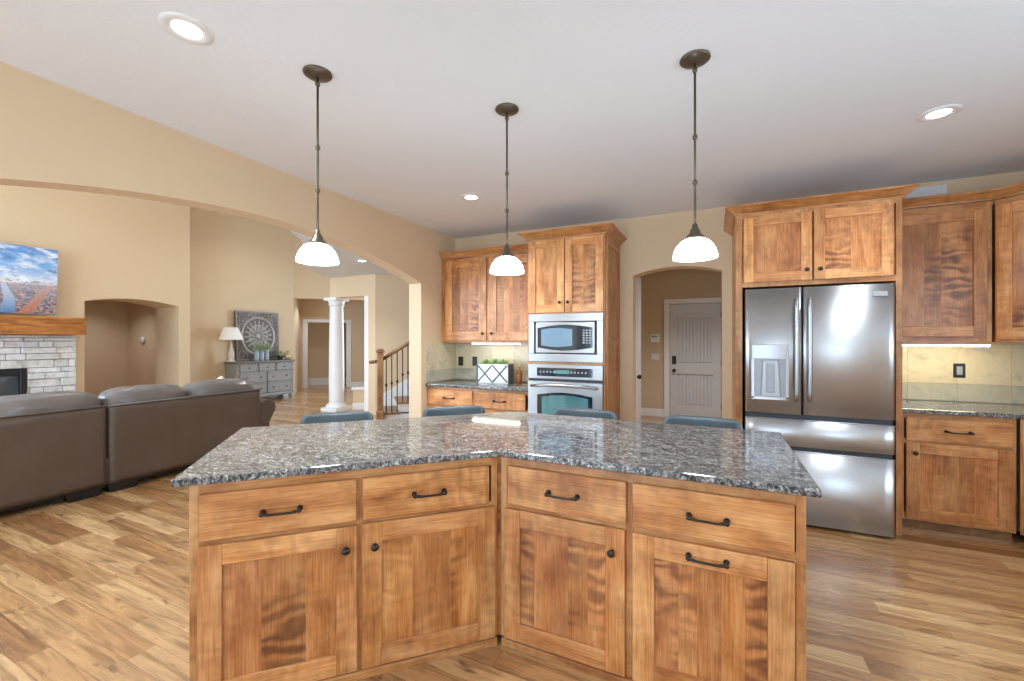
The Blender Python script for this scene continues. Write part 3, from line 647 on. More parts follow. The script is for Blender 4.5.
fr = thing('refrigerator', 'stainless steel french-door refrigerator with a water dispenser and two freezer drawers', 'refrigerator', (0.221, 3.83, 0)); W = 0.921
m = MB(); m.box(0.005, W-0.005, 0.075, 0.82, 0.03, 1.79, bevel=0.004, tint=(1,1,1)); m.build('body', GASKET, fr)
def bowed(m, x0, x1, z0, z1, bow=0.008, r=0.012, n=14, back=0.07):
    xs = [x0+(x1-x0)*i/n for i in range(n+1)]; c = W/2; pts = []
    for i, x in enumerate(xs):
        y = bow*((x-c)/(W/2))**2
        if i == 0: pts += [(x, y+r), (x+r*0.3, y+r*0.3), (x+r, y)]
        elif i == n: pts += [(x-r, y), (x-r*0.3, y+r*0.3), (x, y+r)]
        else: pts.append((x, y))
    pts += [(x1, back), (x0, back)]
    b = bmesh.new(); k = len(pts); v0 = [b.verts.new((p[0], p[1], z0)) for p in pts]; v1 = [b.verts.new((p[0], p[1], z1)) for p in pts]
    b.faces.new(v0); b.faces.new(v1)
    for i in range(k):
        f = b.faces.new((v0[i], v0[(i+1) % k], v1[(i+1) % k], v1[i])); f.smooth = i < k-3
    bmesh.ops.recalc_face_normals(b, faces=b.faces[:]); m.add_bm(b)
m = MB(); bowed(m, 0.0, 0.373, 0.842, 1.80); ld = m.build('door', STEEL, fr)
m = MB(); bowed(m, 0.381, W, 0.842, 1.80); rd = m.build('door', STEEL, fr)
m = MB(); bowed(m, 0.0, W, 0.60, 0.795); d1 = m.build('drawer', STEEL, fr)
m = MB(); bowed(m, 0.0, W, 0.025, 0.558); d2 = m.build('drawer', STEEL, fr)
for z0, z1, dr in ((0.795, 0.803, d1), (0.558, 0.566, d2)):
    m = MB(); m.box(0.0, W, 0.004, 0.03, z0, z1, bevel=0.003, tint=(1,1,1)); m.build('grip_lip', STEEL_LIGHT, dr)
m = MB(); m.box(0.01, W-0.01, 0.03, 0.075, 0.796, 0.842, tint=(1,1,1)); m.box(0.01, W-0.01, 0.03, 0.075, 0.558, 0.60, tint=(1,1,1)); m.build('recessed_grip', GASKET, fr)
for x, par in ((0.333, ld), (0.415, rd)):
    m = MB(); s = -1 if x < 0.37 else 1
    for z in (0.97, 1.685): m.tube([(x, 0.005, z), (x, -0.045, z)], 0.011)
    pts = [(x, -0.045-0.018*math.sin(PI*i/12), 0.945+0.765*i/12) for i in range(13)]
    m.tube(pts, 0.0145, 12); m.build('handle', STEEL_LIGHT, par)
dp = MB(); x0, x1 = 0.042, 0.288
dp.box(x0, x1, -0.002, 0.012, 1.258, 1.368, bevel=0.003, tint=(1,1,1)); dp.box(x0, x0+0.018, -0.002, 0.012, 0.952, 1.258, tint=(1,1,1)); dp.box(x1-0.018, x1, -0.002, 0.012, 0.952, 1.258, tint=(1,1,1)); dp.box(x0, x1, -0.002, 0.012, 0.945, 0.965, tint=(1,1,1))
di = dp.build('water_dispenser', STEEL, ld)
m = MB(); m.box(x0+0.018, x1-0.018, 0.0005, 0.005, 0.965, 1.258, tint=(1,1,1)); m.build('dispenser_recess', GREYP, ld)
m = MB(); m.prism([(0.105, 0.97), (0.235, 0.97), (0.222, 1.245), (0.118, 1.245)], -0.008, 0.003, 'y', bevel=0.003); m.build('dispenser_chute', STEEL_LIGHT, ld)
m = MB(); m.box(0.142, 0.196, -0.018, -0.008, 1.0, 1.225, bevel=0.004, tint=(1,1,1)); m.build('dispenser_paddle', GREYP, ld)
m = MB(); m.box(0.794, 0.878, 0.001, 0.006, 1.712, 1.748, bevel=0.001, tint=(1,1,1)); m.build('badge', STEEL_LIGHT, rd)
for x in (0.08, W-0.08):
    m = MB(); m.lathe([(0, 0), (0.02, 0), (0.02, 0.03), (0, 0.03)], (x, 0.12, 0.0), 12); m.build('foot', BLACKP, fr)

# ------------------------------------------------------------------ right run
ur = thing('upper_cabinet', 'single-door wooden wall cabinet right of the refrigerator over the lit backsplash', 'cabinet', (1.222, 4.39, 0)); W = 0.648
frame(ur, W, 1.39, 2.44, [], [], st=0.03, tr=0.06, br=0.04); carcass(ur, W, 0.33, 1.375, 2.44)
shaker(ur, 0.03, 0.615, 1.43, 2.382, st=0.075, staves=3, tint=0.95)
m = MB(); m.box(0, W, 0.02, 0.04, 1.375, 1.40, 'x', 0, (0.9,)*3); m.build('light_rail', WOOD, ur)
m = MB(); m.crown([(0.0, 0.02), (W, 0.02)], CROWN(2.445, 2.51, 0.065)); m.build('crown_moulding', WOOD, ur)
uc = thing('corner_wall_cabinet', 'angled wooden corner wall cabinet at the right end of the wall', 'cabinet', (1.870, 4.39, 0), -PI/4); W = 0.44
frame(uc, W, 1.39, 2.44, [], [], st=0.02, tr=0.05, br=0.04)
m = MB(); m.prism([(0.012, 0.045), (W-0.012, 0.045), (W+0.19, 0.25), (W/2, 0.675), (-0.19, 0.25)], 1.39, 2.43, 'z', tint=(0.9,)*3); m.build('body', WOOD, uc)
shaker(uc, 0.014, W-0.014, 1.41, 2.40, st=0.08, staves=3, tint=1.1)
m = MB(); m.crown([(0.0, 0.02), (W, 0.02)], CROWN(2.445, 2.51, 0.065)); m.build('crown_moulding', WOOD, uc)
br_ = thing('base_cabinet', 'wooden base cabinet with one drawer and one door beside the refrigerator', 'cabinet', (1.222, 4.11, 0)); W = 0.65
frame(br_, W, 0.075, 0.868, [], [(0.655, 0.02)], st=0.055); carcass(br_, W, 0.605, 0.075, 0.868)
drawer(br_, 0.063, 0.63, 0.664, 0.835, 0.9); shaker(br_, 0.063, 0.632, 0.09, 0.648, st=0.078, kn=(0.11, 0.575), staves=4, tint=0.9)  # darker tint puts the weaker light on this cabinet into the wood colour
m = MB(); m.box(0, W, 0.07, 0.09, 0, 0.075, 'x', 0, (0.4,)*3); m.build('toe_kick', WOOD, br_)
bc = thing('corner_base_cabinet', 'angled wooden corner base cabinet at the right edge', 'cabinet', (1.874, 4.11, 0), -PI/4); W = 0.62
frame(bc, W, 0.075, 0.868, [], [(0.655, 0.02)], st=0.03)
m = MB(); m.prism([(0.015, 0.045), (W-0.015, 0.045), (W+0.15, 0.23), (W+0.15, 0.40), (0.5, 0.79), (-0.42, 0.44)], 0.075, 0.866, 'z', tint=(0.9,)*3); m.build('body', WOOD, bc)
shaker(bc, 0.02, W-0.02, 0.09, 0.83, staves=4, tint=0.9)  # weaker light at this end of the run is tinted into the wood
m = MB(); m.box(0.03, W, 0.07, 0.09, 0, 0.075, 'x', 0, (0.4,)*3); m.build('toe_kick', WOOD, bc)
m = MB(); m.prism([(1.224, 4.71), (1.224, 4.08), (1.86, 4.08), (2.30, 3.64), (2.59, 3.64), (2.59, 4.71)], 0.8695, 0.90, 'z', bevel=0.005, seg=2)
tag(m.build('countertop', GRANITE), 'granite countertop right of the refrigerator, turning the corner', 'countertop')
t = thing('air_vent', 'white air vent high on the wall between the refrigerator surround and the right cabinets', 'vent', (1.60, 4.72, 2.645))
m = MB(); m.box(-0.13, 0.13, -0.008, 0, -0.04, 0.04, bevel=0.003, tint=(1,1,1)); m.build('vent_frame', VENTM, t)
m = MB()
for i in range(14): m.box(-0.105+i*0.0155, -0.097+i*0.0155, -0.013, -0.008, -0.028, 0.028, tint=(1,1,1))
m.build('louvres', VENTM, t)

# ------------------------------------------------------------------ ceiling fixtures
def pendant(x, y, label):
    t = thing('pendant_light', label, 'pendant light', (x, y, H), 0, 'pendants over the island')
    m = MB(); m.lathe([(0, 0), (0.066, 0), (0.068, -0.006), (0.06, -0.013), (0.03, -0.020), (0.012, -0.026), (0, -0.026)], seg=28); m.build('canopy', BRONZE, t)
    m = MB(); m.tube([(0, 0, -0.02), (0, 0, -0.79)], 0.0055); m.build('rod', BRONZE, t)
    for z in (-0.055, -0.368, -0.580):
        m = MB(); m.lathe([(0.005, 0.014), (0.009, 0.010), (0.0125, 0.0), (0.009, -0.010), (0.005, -0.014)], (0, 0, z), 14); m.build('rod_collar', BRONZE, t)
    m = MB(); m.lathe([(0.006, -0.772), (0.012, -0.778), (0.013, -0.792), (0.022, -0.805), (0.026, -0.820), (0.042, -0.836), (0.046, -0.847), (0, -0.849)], seg=24); m.build('shade_cap', BRONZE, t)
    m = MB(); prof = [(0.030, -0.845), (0.046, -0.848), (0.063, -0.858), (0.080, -0.878), (0.090, -0.898), (0.096, -0.920), (0.098, -0.934)]
    inner = [(r-0.004, z) for r, z in reversed(prof)]
    m.lathe(prof+inner, seg=36); m.build('shade', SHADE, t)
    m = MB(); m.ball((0, 0, -0.895), 0.028); m.build('bulb', SHADE, t)
    d = bpy.data.lights.new('pendant_bulb_glow', 'POINT'); d.energy = 11; d.color = (0.86, 0.93, 1.0); d.shadow_soft_size = 0.05
    o = bpy.data.objects.new('pendant_bulb_glow', d); COL.objects.link(o); o.parent = t; o.location = (0, 0, -0.955)
pendant(-1.77, 1.50, 'leftmost bronze pendant with a white dome shade, hanging before the wide arch')
pendant(-1.069, 2.194, 'middle bronze pendant with a white dome shade, hanging before the wall cabinets')
pendant(-0.082, 2.178, 'rightmost bronze pendant with a white dome shade, hanging before the hall arch')
def downlight(x, y, label, z=H, power=21, r=0.095):
    t = thing('recessed_light', label, 'ceiling light', (x, y, z), 0, 'recessed ceiling lights')
    m = MB(); m.lathe([(r*0.56, -0.002), (r*0.60, -0.006), (r*0.9, -0.008), (r, -0.004), (r, 0.0)], seg=36); m.build('trim_ring', VENTM, t)
    m = MB(); m.lathe([(0, -0.0035), (r*0.56, -0.0035)], seg=28); m.build('lens', LENS, t)
    d = bpy.data.lights.new('downlight_beam', 'SPOT'); d.energy = power*6; d.spot_size = math.radians(130); d.spot_blend = 0.8; d.color = (0.84, 0.92, 1.0); d.shadow_soft_size = 0.05
    o = bpy.data.objects.new('downlight_beam', d); COL.objects.link(o); o.parent = t; o.location = (0, 0, -0.02)
downlight(-2.02, 1.05, 'round recessed light at the upper left of the kitchen ceiling')
downlight(1.178, 3.304, 'round recessed light in the ceiling before the refrigerator', power=6)
downlight(-2.024, 3.40, 'round recessed light in the ceiling before the oven tower')
downlight(-4.95, 5.02, 'small recessed light in the foyer ceiling seen through the wide arch', FY, 18)

# ------------------------------------------------------------------ counter stools
def stool_mesh(t):
    m = MB(); m.box(-0.21, 0.21, -0.40, -0.02, 0.60, 0.67, bevel=0.025, seg=3, tint=(1,1,1)); m.build('seat', STOOLM, t)
    m = MB(); n = 12; A = []                               # low back, gently curved in plan, rounded top corners
    b = bmesh.new(); rows = [0.70, 0.80, 0.87, 0.906, 0.921, 0.926]; inset = [0.0, 0.0, 0.0, 0.008, 0.03, 0.06]
    fr_, bk_ = [], []
    for z, ins in zip(rows, inset):
        hw = 0.222-ins; fr_.append([b.verts.new((-hw+2*hw*i/n, 0.0+0.03*(1-(2*i/n-1)**2)-0.028+ (0.012 if z > 0.922 else 0), z)) for i in range(n+1)])
        bk_.append([b.verts.new((-hw+2*hw*i/n, 0.03*(1-(2*i/n-1)**2)+0.028- (0.012 if z > 0.922 else 0), z)) for i in range(n+1)])
    for G in (fr_, bk_):
        for r0, r1 in zip(G, G[1:]):
            for i in range(n): b.faces.new((r0[i], r0[i+1], r1[i+1], r1[i]))
    for k in range(len(rows)-1):
        for i in (0, n): b.faces.new((fr_[k][i], fr_[k+1][i], bk_[k+1][i], bk_[k][i]))
    for k in (0, len(rows)-1):
        for i in range(n): b.faces.new((fr_[k][i], fr_[k][i+1], bk_[k][i+1], bk_[k][i]))
    bmesh.ops.recalc_face_normals(b, faces=b.faces[:]); m.add_bm(b, smooth=True); bo = m.build('backrest', STOOLM, t)
    for s in (-1, 1):
        m = MB(); m.tube([(s*0.16, -0.02, 0.62), (s*0.165, 0.0, 0.72)], 0.014); m.build('back_post', IRON, t)
        for y in (-0.37, -0.05):
            m = MB(); m.tube([(s*0.17, y, 0.60), (s*0.205, y+(0.03 if y > -0.2 else -0.02), 0.0)], [0.02, 0.014]); m.build('leg', IRON, t)
    m = MB(); m.tube([(-0.19, -0.385, 0.22), (0.19, -0.385, 0.22)], 0.01); m.tube([(-0.19, -0.03, 0.22), (0.19, -0.03, 0.22)], 0.01)
    for s in (-1, 1): m.tube([(s*0.192, -0.385, 0.22), (s*0.192, -0.03, 0.22)], 0.01)
    m.build('foot_rail', IRON, t)
STL = ['slate stool at the island, leftmost, before the white column', 'slate stool at the island before the left base cabinet drawers',
       'slate stool at the island before the wall oven', 'slate stool at the island before the grey hall door, rightmost']
proto = thing('counter_stool', STL[0], 'stool', (-2.226, 2.045, 0), PI/4, 'low-backed stools along the far side of the island'); stool_mesh(proto)
for k, (x, y, rz) in enumerate([(-1.68, 2.59, PI/4), (-0.805, 2.88, 0), (-0.068, 2.88, 0)]):
    r = proto.copy(); COL.objects.link(r); r.location = (x, y, 0); r.rotation_euler = (0, 0, rz); r['label'] = STL[k+1]
    for ch in list(proto.children):
        c = ch.copy(); COL.objects.link(c); c.parent = r

# ------------------------------------------------------------------ things on the left counter
t = thing('planter_box', 'white crate planter with dark crossed slats holding greenery on the left counter', 'planter', (-2.345, 4.49, 0.90), math.radians(7)); w, dpt, hh = 0.40, 0.18, 0.225
m = MB()
for y in (-dpt/2, dpt/2-0.012): m.box(-w/2, w/2, y, y+0.012, 0.0, hh, 'x', 0.001, (1,1,1))
m.box(-w/2+0.01, w/2-0.01, -dpt/2, dpt/2, 0.0, 0.012, tint=(1,1,1)); m.build('box_boards', BARNW, t)
m = MB()
for x in (-w/2-0.002, w/2-0.01): m.box(x, x+0.012, -dpt/2-0.002, dpt/2+0.002, 0, hh, 'z', 0.001, (0.75,)*3)
m.build('end_boards', BARNG, t)
m = MB()
for (a, b) in ((-w/2+0.02, -0.005), (0.005, w/2-0.02)):
    for (p, q) in (((a, 0.02), (b, hh-0.015)), ((a, hh-0.015), (b, 0.02))):
        m.tube([(p[0], -dpt/2-0.004, p[1]), (q[0], -dpt/2-0.004, q[1])], 0.0075, 4)
m.box(-w/2+0.008, -w/2+0.022, -dpt/2-0.01, -dpt/2, 0.0, hh, tint=(1,1,1)); m.build('cross_slats', BARNG, t)
def leafy(m, cx, cy, cz, r, n, size, zs=1.0, seed=1, droop=0.3):
    q = random.Random(seed)
    for i in range(n):
        a = q.uniform(0, 2*PI); e = q.uniform(0.05, PI/2); R = r*q.uniform(0.4, 1)
        d = Vector((math.cos(a)*math.cos(e), math.sin(a)*math.cos(e), math.sin(e)*zs)); p = Vector((cx, cy, cz))+d*R
        s_ = d.cross(Vector((0, 0, 1)));  s_ = s_.normalized() if s_.length > 0.01 else Vector((1, 0, 0))
        s_ = (s_+Vector((q.uniform(-.5, .5), q.uniform(-.5, .5), q.uniform(-.5, .5)))).normalized(); L = size*q.uniform(0.7, 1.3); f = (d+Vector((0, 0, -droop))).normalized(); nn = s_.cross(f).normalized()
        t0 = q.uniform(0.7, 1.2); b = bmesh.new(); w_ = L*0.28
        vs = [b.verts.new(p+c) for c in (Vector((0,0,0)), s_*w_+f*L*0.4+nn*0.1*L, f*L, -s_*w_+f*L*0.4+nn*0.1*L)]
        mid = b.verts.new(p+f*L*0.45)
        for k in range(4): b.faces.new((vs[k], vs[(k+1) % 4], mid))
        m.add_bm(b, tint=(t0,)*3)
m = MB()
for k, cx in enumerate((-0.11, 0.0, 0.11)): leafy(m, cx, 0, hh-0.03, 0.075, 150, 0.03, 0.85, 20+k)
m.build('greenery', LEAF, t)
t = thing('oil_bottle', 'small amber bottle with a dark base on the left counter right of the crate planter', 'bottle', (-2.06, 4.56, 0.90))
m = MB(); m.lathe([(0, 0), (0.03, 0), (0.034, 0.01), (0.034, 0.10), (0.026, 0.14), (0.012, 0.16), (0.012, 0.19), (0, 0.19)], seg=20); m.build('bottle_body', AMBER, t)
m = MB(); m.lathe([(0.0, 0.188), (0.014, 0.188), (0.014, 0.212), (0, 0.212)], seg=14); m.build('stopper', GOLDPOT, t)

# ------------------------------------------------------------------ sectional sofa (its long back faces the kitchen)
sf = thing('sectional_sofa', 'long brown-grey leather sectional sofa turned with its back to the kitchen', 'sofa', (-5.0, 1.96, 0))
def pillow_mesh(m, c, sx, sy, sz, n=20, crease=0.0, seed=0, p=3.2):
    b = bmesh.new(); bmesh.ops.create_cube(b, size=2); bmesh.ops.subdivide_edges(b, edges=b.edges[:], cuts=n//2, use_grid_fill=True)
    for v in b.verts:
        x, y, z = v.co; L = (abs(x)**p+abs(y)**p+abs(z)**p)**(1/p); x, y, z = x/L, y/L, z/L
        d = crease*mnoise.noise(Vector((x*3+seed, y*5, z*3)))
        v.co = (c[0]+x*sx*(1+d), c[1]+y*sy*(1+0.2*d), c[2]+z*sz*(1+d))
    m.add_bm(b, smooth=True)
for (y0, y1) in ((-0.95, -0.012), (0.012, 1.45)):
    m = MB(); b = bmesh.new(); ny, nz = 40, 16; dep = 0.10
    G = [[None]*(nz+1) for _ in range(ny+1)]; z0_, z1_ = 0.085, 0.805
    if y0 < -0.9: y0 = -1.6
    for i in range(ny+1):
        for j in range(nz+1):
            u, v_ = i/ny, j/nz; y = y0+(y1-y0)*u; z = z0_+(z1_-z0_)*v_
            e = min(1, min(u*2, (1-u)*2, v_, 1-v_)*30); e = math.sqrt(max(0, 1-(1-e)**2))
            x = -0.015+0.015*e + (0.010*mnoise.noise(Vector((y*3.1, z*2.0, 3.3)))*e if y < 0 else 0.004*mnoise.noise(Vector((y*2.2, z*2.2, 1.3)))*e)
            G[i][j] = b.verts.new((x, y, z))
    for i in range(ny):
        for j in range(nz): b.faces.new((G[i][j], G[i+1][j], G[i+1][j+1], G[i][j+1]))
    bd = [e for e in b.edges if e.is_boundary]; r = bmesh.ops.extrude_edge_only(b, edges=bd)
    nv = [g for g in r['geom'] if isinstance(g, bmesh.types.BMVert)]
    for v in nv: v.co.x = -0.22
    b.faces.new([v for v in sorted(nv, key=lambda v: math.atan2(v.co.z-0.44, v.co.y-(y0+y1)/2))])
    bmesh.ops.recalc_face_normals(b, faces=b.faces[:]); m.add_bm(b, smooth=True); bp = m.build('back_panel', LEATHER, sf)
    m = MB(); m.tube([(-0.006, y0+0.006, 0.804), (-0.006, y1-0.006, 0.804)], 0.007, 8); m.build('welt', CUSHION, bp)
for k, (y0, y1) in enumerate(((-1.5, -0.76), (-0.75, -0.005), (0.012, 0.70), (0.71, 1.44))):
    m = MB(); pillow_mesh(m, (-0.205, (y0+y1)/2, 0.785), 0.18, (y1-y0)/2+0.004, 0.165, 24, 0.07, k*3.1); m.build('back_cushion', CUSHION, sf)
for k, (y0, y1) in enumerate(((-1.5, -0.76), (-0.75, -0.005), (0.012, 0.70), (0.71, 1.44))):
    m = MB(); pillow_mesh(m, (-0.66, (y0+y1)/2, 0.40), 0.40, (y1-y0)/2, 0.10, 16, 0.03, k*2.3, 5); m.build('seat_cushion', LEATHER, sf)
m = MB(); m.box(-1.02, -0.03, -1.6, 1.44, 0.08, 0.32, bevel=0.02, seg=2, tint=(1,1,1)); m.build('base', LEATHER, sf)
m = MB(); prof = []                                           # rolled arm, extruded front to back
for i in range(25):
    a = -0.6+ (PI+0.9)*i/24; prof.append((0.115+0.105*math.cos(a)+1.45, 0.56+0.105*math.sin(a)))
prof = [(1.452, 0.06), (1.60, 0.06), (1.585, 0.38)] + prof[1:-4] + [(1.452, 0.6)]
m.prism(prof, -1.0, -0.03, 'x', bevel=0.012, seg=2); m.build('arm', LEATHER, sf)
for y in (-1.5, -0.16, 0.12, 1.36):
    m = MB(); m.prism([(y-0.12, 0.085), (y+0.12, 0.085), (y+0.10, 0.0), (y-0.10, 0.0)], -0.11, -0.02, 'x'); m.build('foot', BLACKP, sf)
m = MB(); m.box(-0.9, -0.06, -1.5, 1.4, 0.05, 0.082, tint=(1,1,1)); m.build('underside', BLACKP, sf)
t = thing('throw_pillow', 'white throw pillow corner peeking over the sofa back', 'pillow', (-5.49, 3.16, 0.685))
m = MB(); b = bmesh.new(); bmesh.ops.create_cube(b, size=2); bmesh.ops.subdivide_edges(b, edges=b.edges[:], cuts=9, use_grid_fill=True)
for v in b.verts:
    x, y, z = v.co; k = (1-y*y)*(1-z*z); v.co = (x*(0.02+0.06*max(0, k)**0.5), y*0.21, z*0.21)
m.add_bm(b, smooth=True, M=Matrix.Rotation(0.32, 4, 'Y') @ Matrix.Rotation(0.68, 4, 'X')); m.build('pillow_cover', LINEN, t)

# ------------------------------------------------------------------ fireplace
fp = thing('fireplace', 'white stacked ledge-stone fireplace with a dark firebox against the living room wall', 'fireplace', (-9.2, 1.85, 0))
m = MB(); y0, y1, xF = -1.25, 1.27, 0.24; q = random.Random(3)
m.box(0.0, xF-0.05, y0+0.03, y1-0.03, 0, 1.02, tint=(0.5,)*3, M=None) if False else None
z = 0.0
while z < 1.475:
    h = q.choice((0.055, 0.075, 0.09, 0.12)); h = min(h, 1.48-z)
    if z < 0.999 < z+h or 0.999 < z+h+0.04 < 1.04: h = 1.0-z
    y = y0
    while y < y1-0.01:
        L = q.uniform(0.14, 0.46); e = min(y+L, y1)
        if y1-e < 0.08: e = y1
        segs = [(y, e)]
        if z < 1.0:                                        # leave the firebox opening, y -0.72..0.72
            segs = []
            if y < -0.74: segs.append((y, min(e, -0.74)))
            if e > 0.74: segs.append((max(y, 0.74), e))
        for (a, b_) in segs:
            if b_-a > 0.02:
                f = q.uniform(0.80, 1.06); m.box(0.002, xF+q.uniform(-0.03, 0.02), a+0.003, b_-0.003, z+0.003, z+h-0.003, 'y', 0.006, (f, f*q.uniform(0.97, 1.0), f*q.uniform(0.92, 1.0)))
        y = e
    z += h
m.build('ledge_stone', STONE, fp)
m = MB(); m.box(0.002, 0.16, -0.735, 0.735, 0.0, 0.998, tint=(0.4,)*3); 
m.build('surround_core', FIREBOX, fp)
m = MB(); m.box(0.15, 0.26, -0.735, -0.67, 0.02, 0.998, bevel=0.004, tint=(1,1,1)); m.box(0.15, 0.26, 0.67, 0.735, 0.02, 0.998, bevel=0.004, tint=(1,1,1)); m.box(0.15, 0.26, -0.67, 0.67, 0.9, 0.998, bevel=0.004, tint=(1,1,1)); m.box(0.15, 0.26, -0.67, 0.67, 0.02, 0.14, tint=(1,1,1)); m.build('firebox_frame', FIREBOX, fp)
m = MB(); m.box(0.165, 0.18, -0.67, 0.67, 0.14, 0.9, tint=(1,1,1)); m.build('firebox_glass', FIREGLASS, fp)
m = MB(); m.box(0.002, 0.45, -1.38, 1.31, 1.485, 1.74, 'y', 0.006, (1.0,)*3)
for z0_, z1_, o in ((1.49, 1.50, 0.004), (1.612, 1.634, 0.006), (1.715, 1.745, 0.012)): m.box(0.44, 0.45+o, -1.38, 1.314, z0_, z1_, 'y', 0.003, (1.12,)*3)
for yy in (-0.9, 0.15, 0.85): m.box(0.448, 0.458, yy, yy+0.42, 1.645, 1.70, 'y', 0.004, (0.95,)*3)
m.build('mantel', WOOD_DARK, fp)

def make_picture():
    k = NT('city_river_picture'); sp = k.n('SeparateXYZ'); k.l(k.obj(), sp.inputs[0]); U, V = sp.outputs[1], sp.outputs[2]    # u 0..1.55 m, v 0..0.97 m
    v = k.math('DIVIDE', V, 0.97); u = k.math('DIVIDE', U, 1.55)
    cl = k.noise(k.mapping(k.obj(), (1, 2.5, 6)), 1.6, 5, 0.6, 0.5)
    sky = k.ramp(v, [(0.42, srgb(214,178,160)), (0.52, srgb(186,200,222)), (0.7, srgb(120,166,216)), (1.0, srgb(84,136,196))])
    sky = k.mix(k.ramp(cl, [(0.45, (0,0,0,1)), (0.65, (1,1,1,1))]), sky, srgb(226,230,238))
    sky = k.mix(k.ramp(k.noise(k.mapping(k.obj(), (1, 3, 9), (3, 0, 0)), 1.9, 3), [(0.55, (0,0,0,1)), (0.7, (0.7,0.7,0.7,1))]), sky, srgb(64,96,140))
    vr = k.n('TexVoronoi'); k.l(k.mapping(k.obj(), (1, 34, 60)), vr.inputs['Vector']); vr.inputs['Scale'].default_value = 1.0
    sp2 = k.n('SeparateColor'); k.l(vr.outputs['Color'], sp2.inputs[0])
    city = k.ramp(sp2.outputs[0], [(0.0, srgb(74,80,104)), (0.4, srgb(120,116,130)), (0.62, srgb(158,126,116)), (0.85, srgb(206,160,124)), (1.0, srgb(130,142,170))])
    # river narrowing to the skyline, and a lit road running up to the right
    rc = k.math('SUBTRACT', U, k.math('ADD', 1.03, k.math('MULTIPLY', k.math('SINE', k.math('MULTIPLY', v, 9.0)), 0.035)))
    riv = k.math('LESS_THAN', k.math('ABSOLUTE', rc), k.math('MULTIPLY', k.math('SUBTRACT', 0.62, v), 0.13))
    city = k.mix(riv, city, k.ramp(v, [(0.0, srgb(90,130,176)), (0.5, srgb(196,212,230))]))
    rd_ = k.math('LESS_THAN', k.math('ABSOLUTE', k.math('SUBTRACT', v, k.math('SUBTRACT', k.math('MULTIPLY', U, 1.71), 2.08))), k.math('SUBTRACT', 0.13, k.math('MULTIPLY', v, 0.16)))
    city = k.mix(rd_, city, k.mix(k.noise(k.mapping(k.obj(), (1, 30, 12)), 1.0, 2), srgb(226,140,92), srgb(120,104,112)))
    city = k.mix(k.math('MULTIPLY', k.math('MULTIPLY', v, v), 2.6), city, srgb(190,186,196))
    hz = k.math('GREATER_THAN', v, k.math('ADD', 0.44, k.math('MULTIPLY', k.math('GREATER_THAN', sp2.outputs[1], 0.8), 0.06)))
    k.set(k.mix(hz, city, sky), 0.45); return k.m
pc = thing('picture', 'frameless picture of a riverside city under blue clouds, standing above the mantel', 'picture', (-9.02, 1.36, 1.79))
pc.rotation_euler = (0, math.radians(3.5), 0)
m = MB(); m.box(-0.02, 0.02, 0, 1.55, 0, 0.97, tint=(1,1,1), bevel=0.003); m.build('canvas', make_picture(), pc)

t = thing('wall_sensor', 'small white round sensor on the passage wall inside the arched niche', 'sensor', (-11.41, 5.08, 1.41))
m = MB(); m.lathe([(0, 0), (0.075, 0), (0.075, 0.03), (0.055, 0.05), (0, 0.05)], M=Matrix.Rotation(PI/2, 4, 'X'), seg=20); m.build('sensor_case', VENTM, t)

# ------------------------------------------------------------------ dresser with its things
dr = thing('dresser', 'weathered grey seven-drawer dresser along the far living room wall', 'dresser', (-9.4, 5.85, 0)); L = 1.43; D = 0.44
m = MB(); m.box(-D+0.01, -0.012, 0.02, L-0.02, 0.12, 0.885, bevel=0.004, tint=(1,1,1)); m.build('body', DRESSERM, dr)
m = MB(); m.box(-D, 0.02, -0.01, L+0.01, 0.89, 0.93, bevel=0.008, seg=2, tint=(1,1,1)); m.build('top', DRESSERTOP, dr)
m = MB(); m.box(-D+0.02, 0.008, 0.005, L-0.005, 0.10, 0.17, bevel=0.01, seg=2, tint=(1,1,1)); m.build('plinth', DRESSERM, dr)
for y in (0.07, L-0.07):
    for x in (-D+0.07, -0.05):
        m = MB(); m.lathe([(0, 0), (0.03, 0), (0.045, 0.03), (0.05, 0.06), (0.035, 0.09), (0.05, 0.10), (0, 0.10)], (x, y, 0), 16); m.build('bun_foot', DRESSERM, dr)
def dr_drawer(y0, y1, z0, z1, kn):
    m = MB(); m.box(-0.012, 0.006, y0, y1, z0, z1, bevel=0.003, tint=(1,1,1)); w_ = 0.025
    for a, b, c, d in ((y0, y1, z0, z0+w_), (y0, y1, z1-w_, z1), (y0, y0+w_, z0, z1), (y1-w_, y1, z0, z1)): m.box(0.004, 0.014, a, b, c, d, bevel=0.003, tint=(1.1,)*3)
    d = m.build('drawer', DRESSERM, dr)
    for y in kn:
        k = MB(); k.lathe([(0, 0), (0.01, 0), (0.01, 0.012), (0.02, 0.02), (0.018, 0.028), (0, 0.03)], M=Matrix.Translation((0.006, y, (z0+z1)/2)) @ Matrix.Rotation(PI/2, 4, 'Y'), seg=12); k.build('knob', DRESSERTOP, d)
w3 = (L-0.14)/3
for i in range(3): dr_drawer(0.07+i*w3+0.012, 0.07+(i+1)*w3-0.012, 0.70, 0.865, [0.07+(i+0.5)*w3])
for i in range(2):
    a, b = 0.07+i*(L-0.14)/2+0.012, 0.07+(i+1)*(L-0.14)/2-0.012
    for z0_, z1_ in ((0.445, 0.675), (0.19, 0.42)): dr_drawer(a, b, z0_, z1_, [a+0.14, b-0.14])
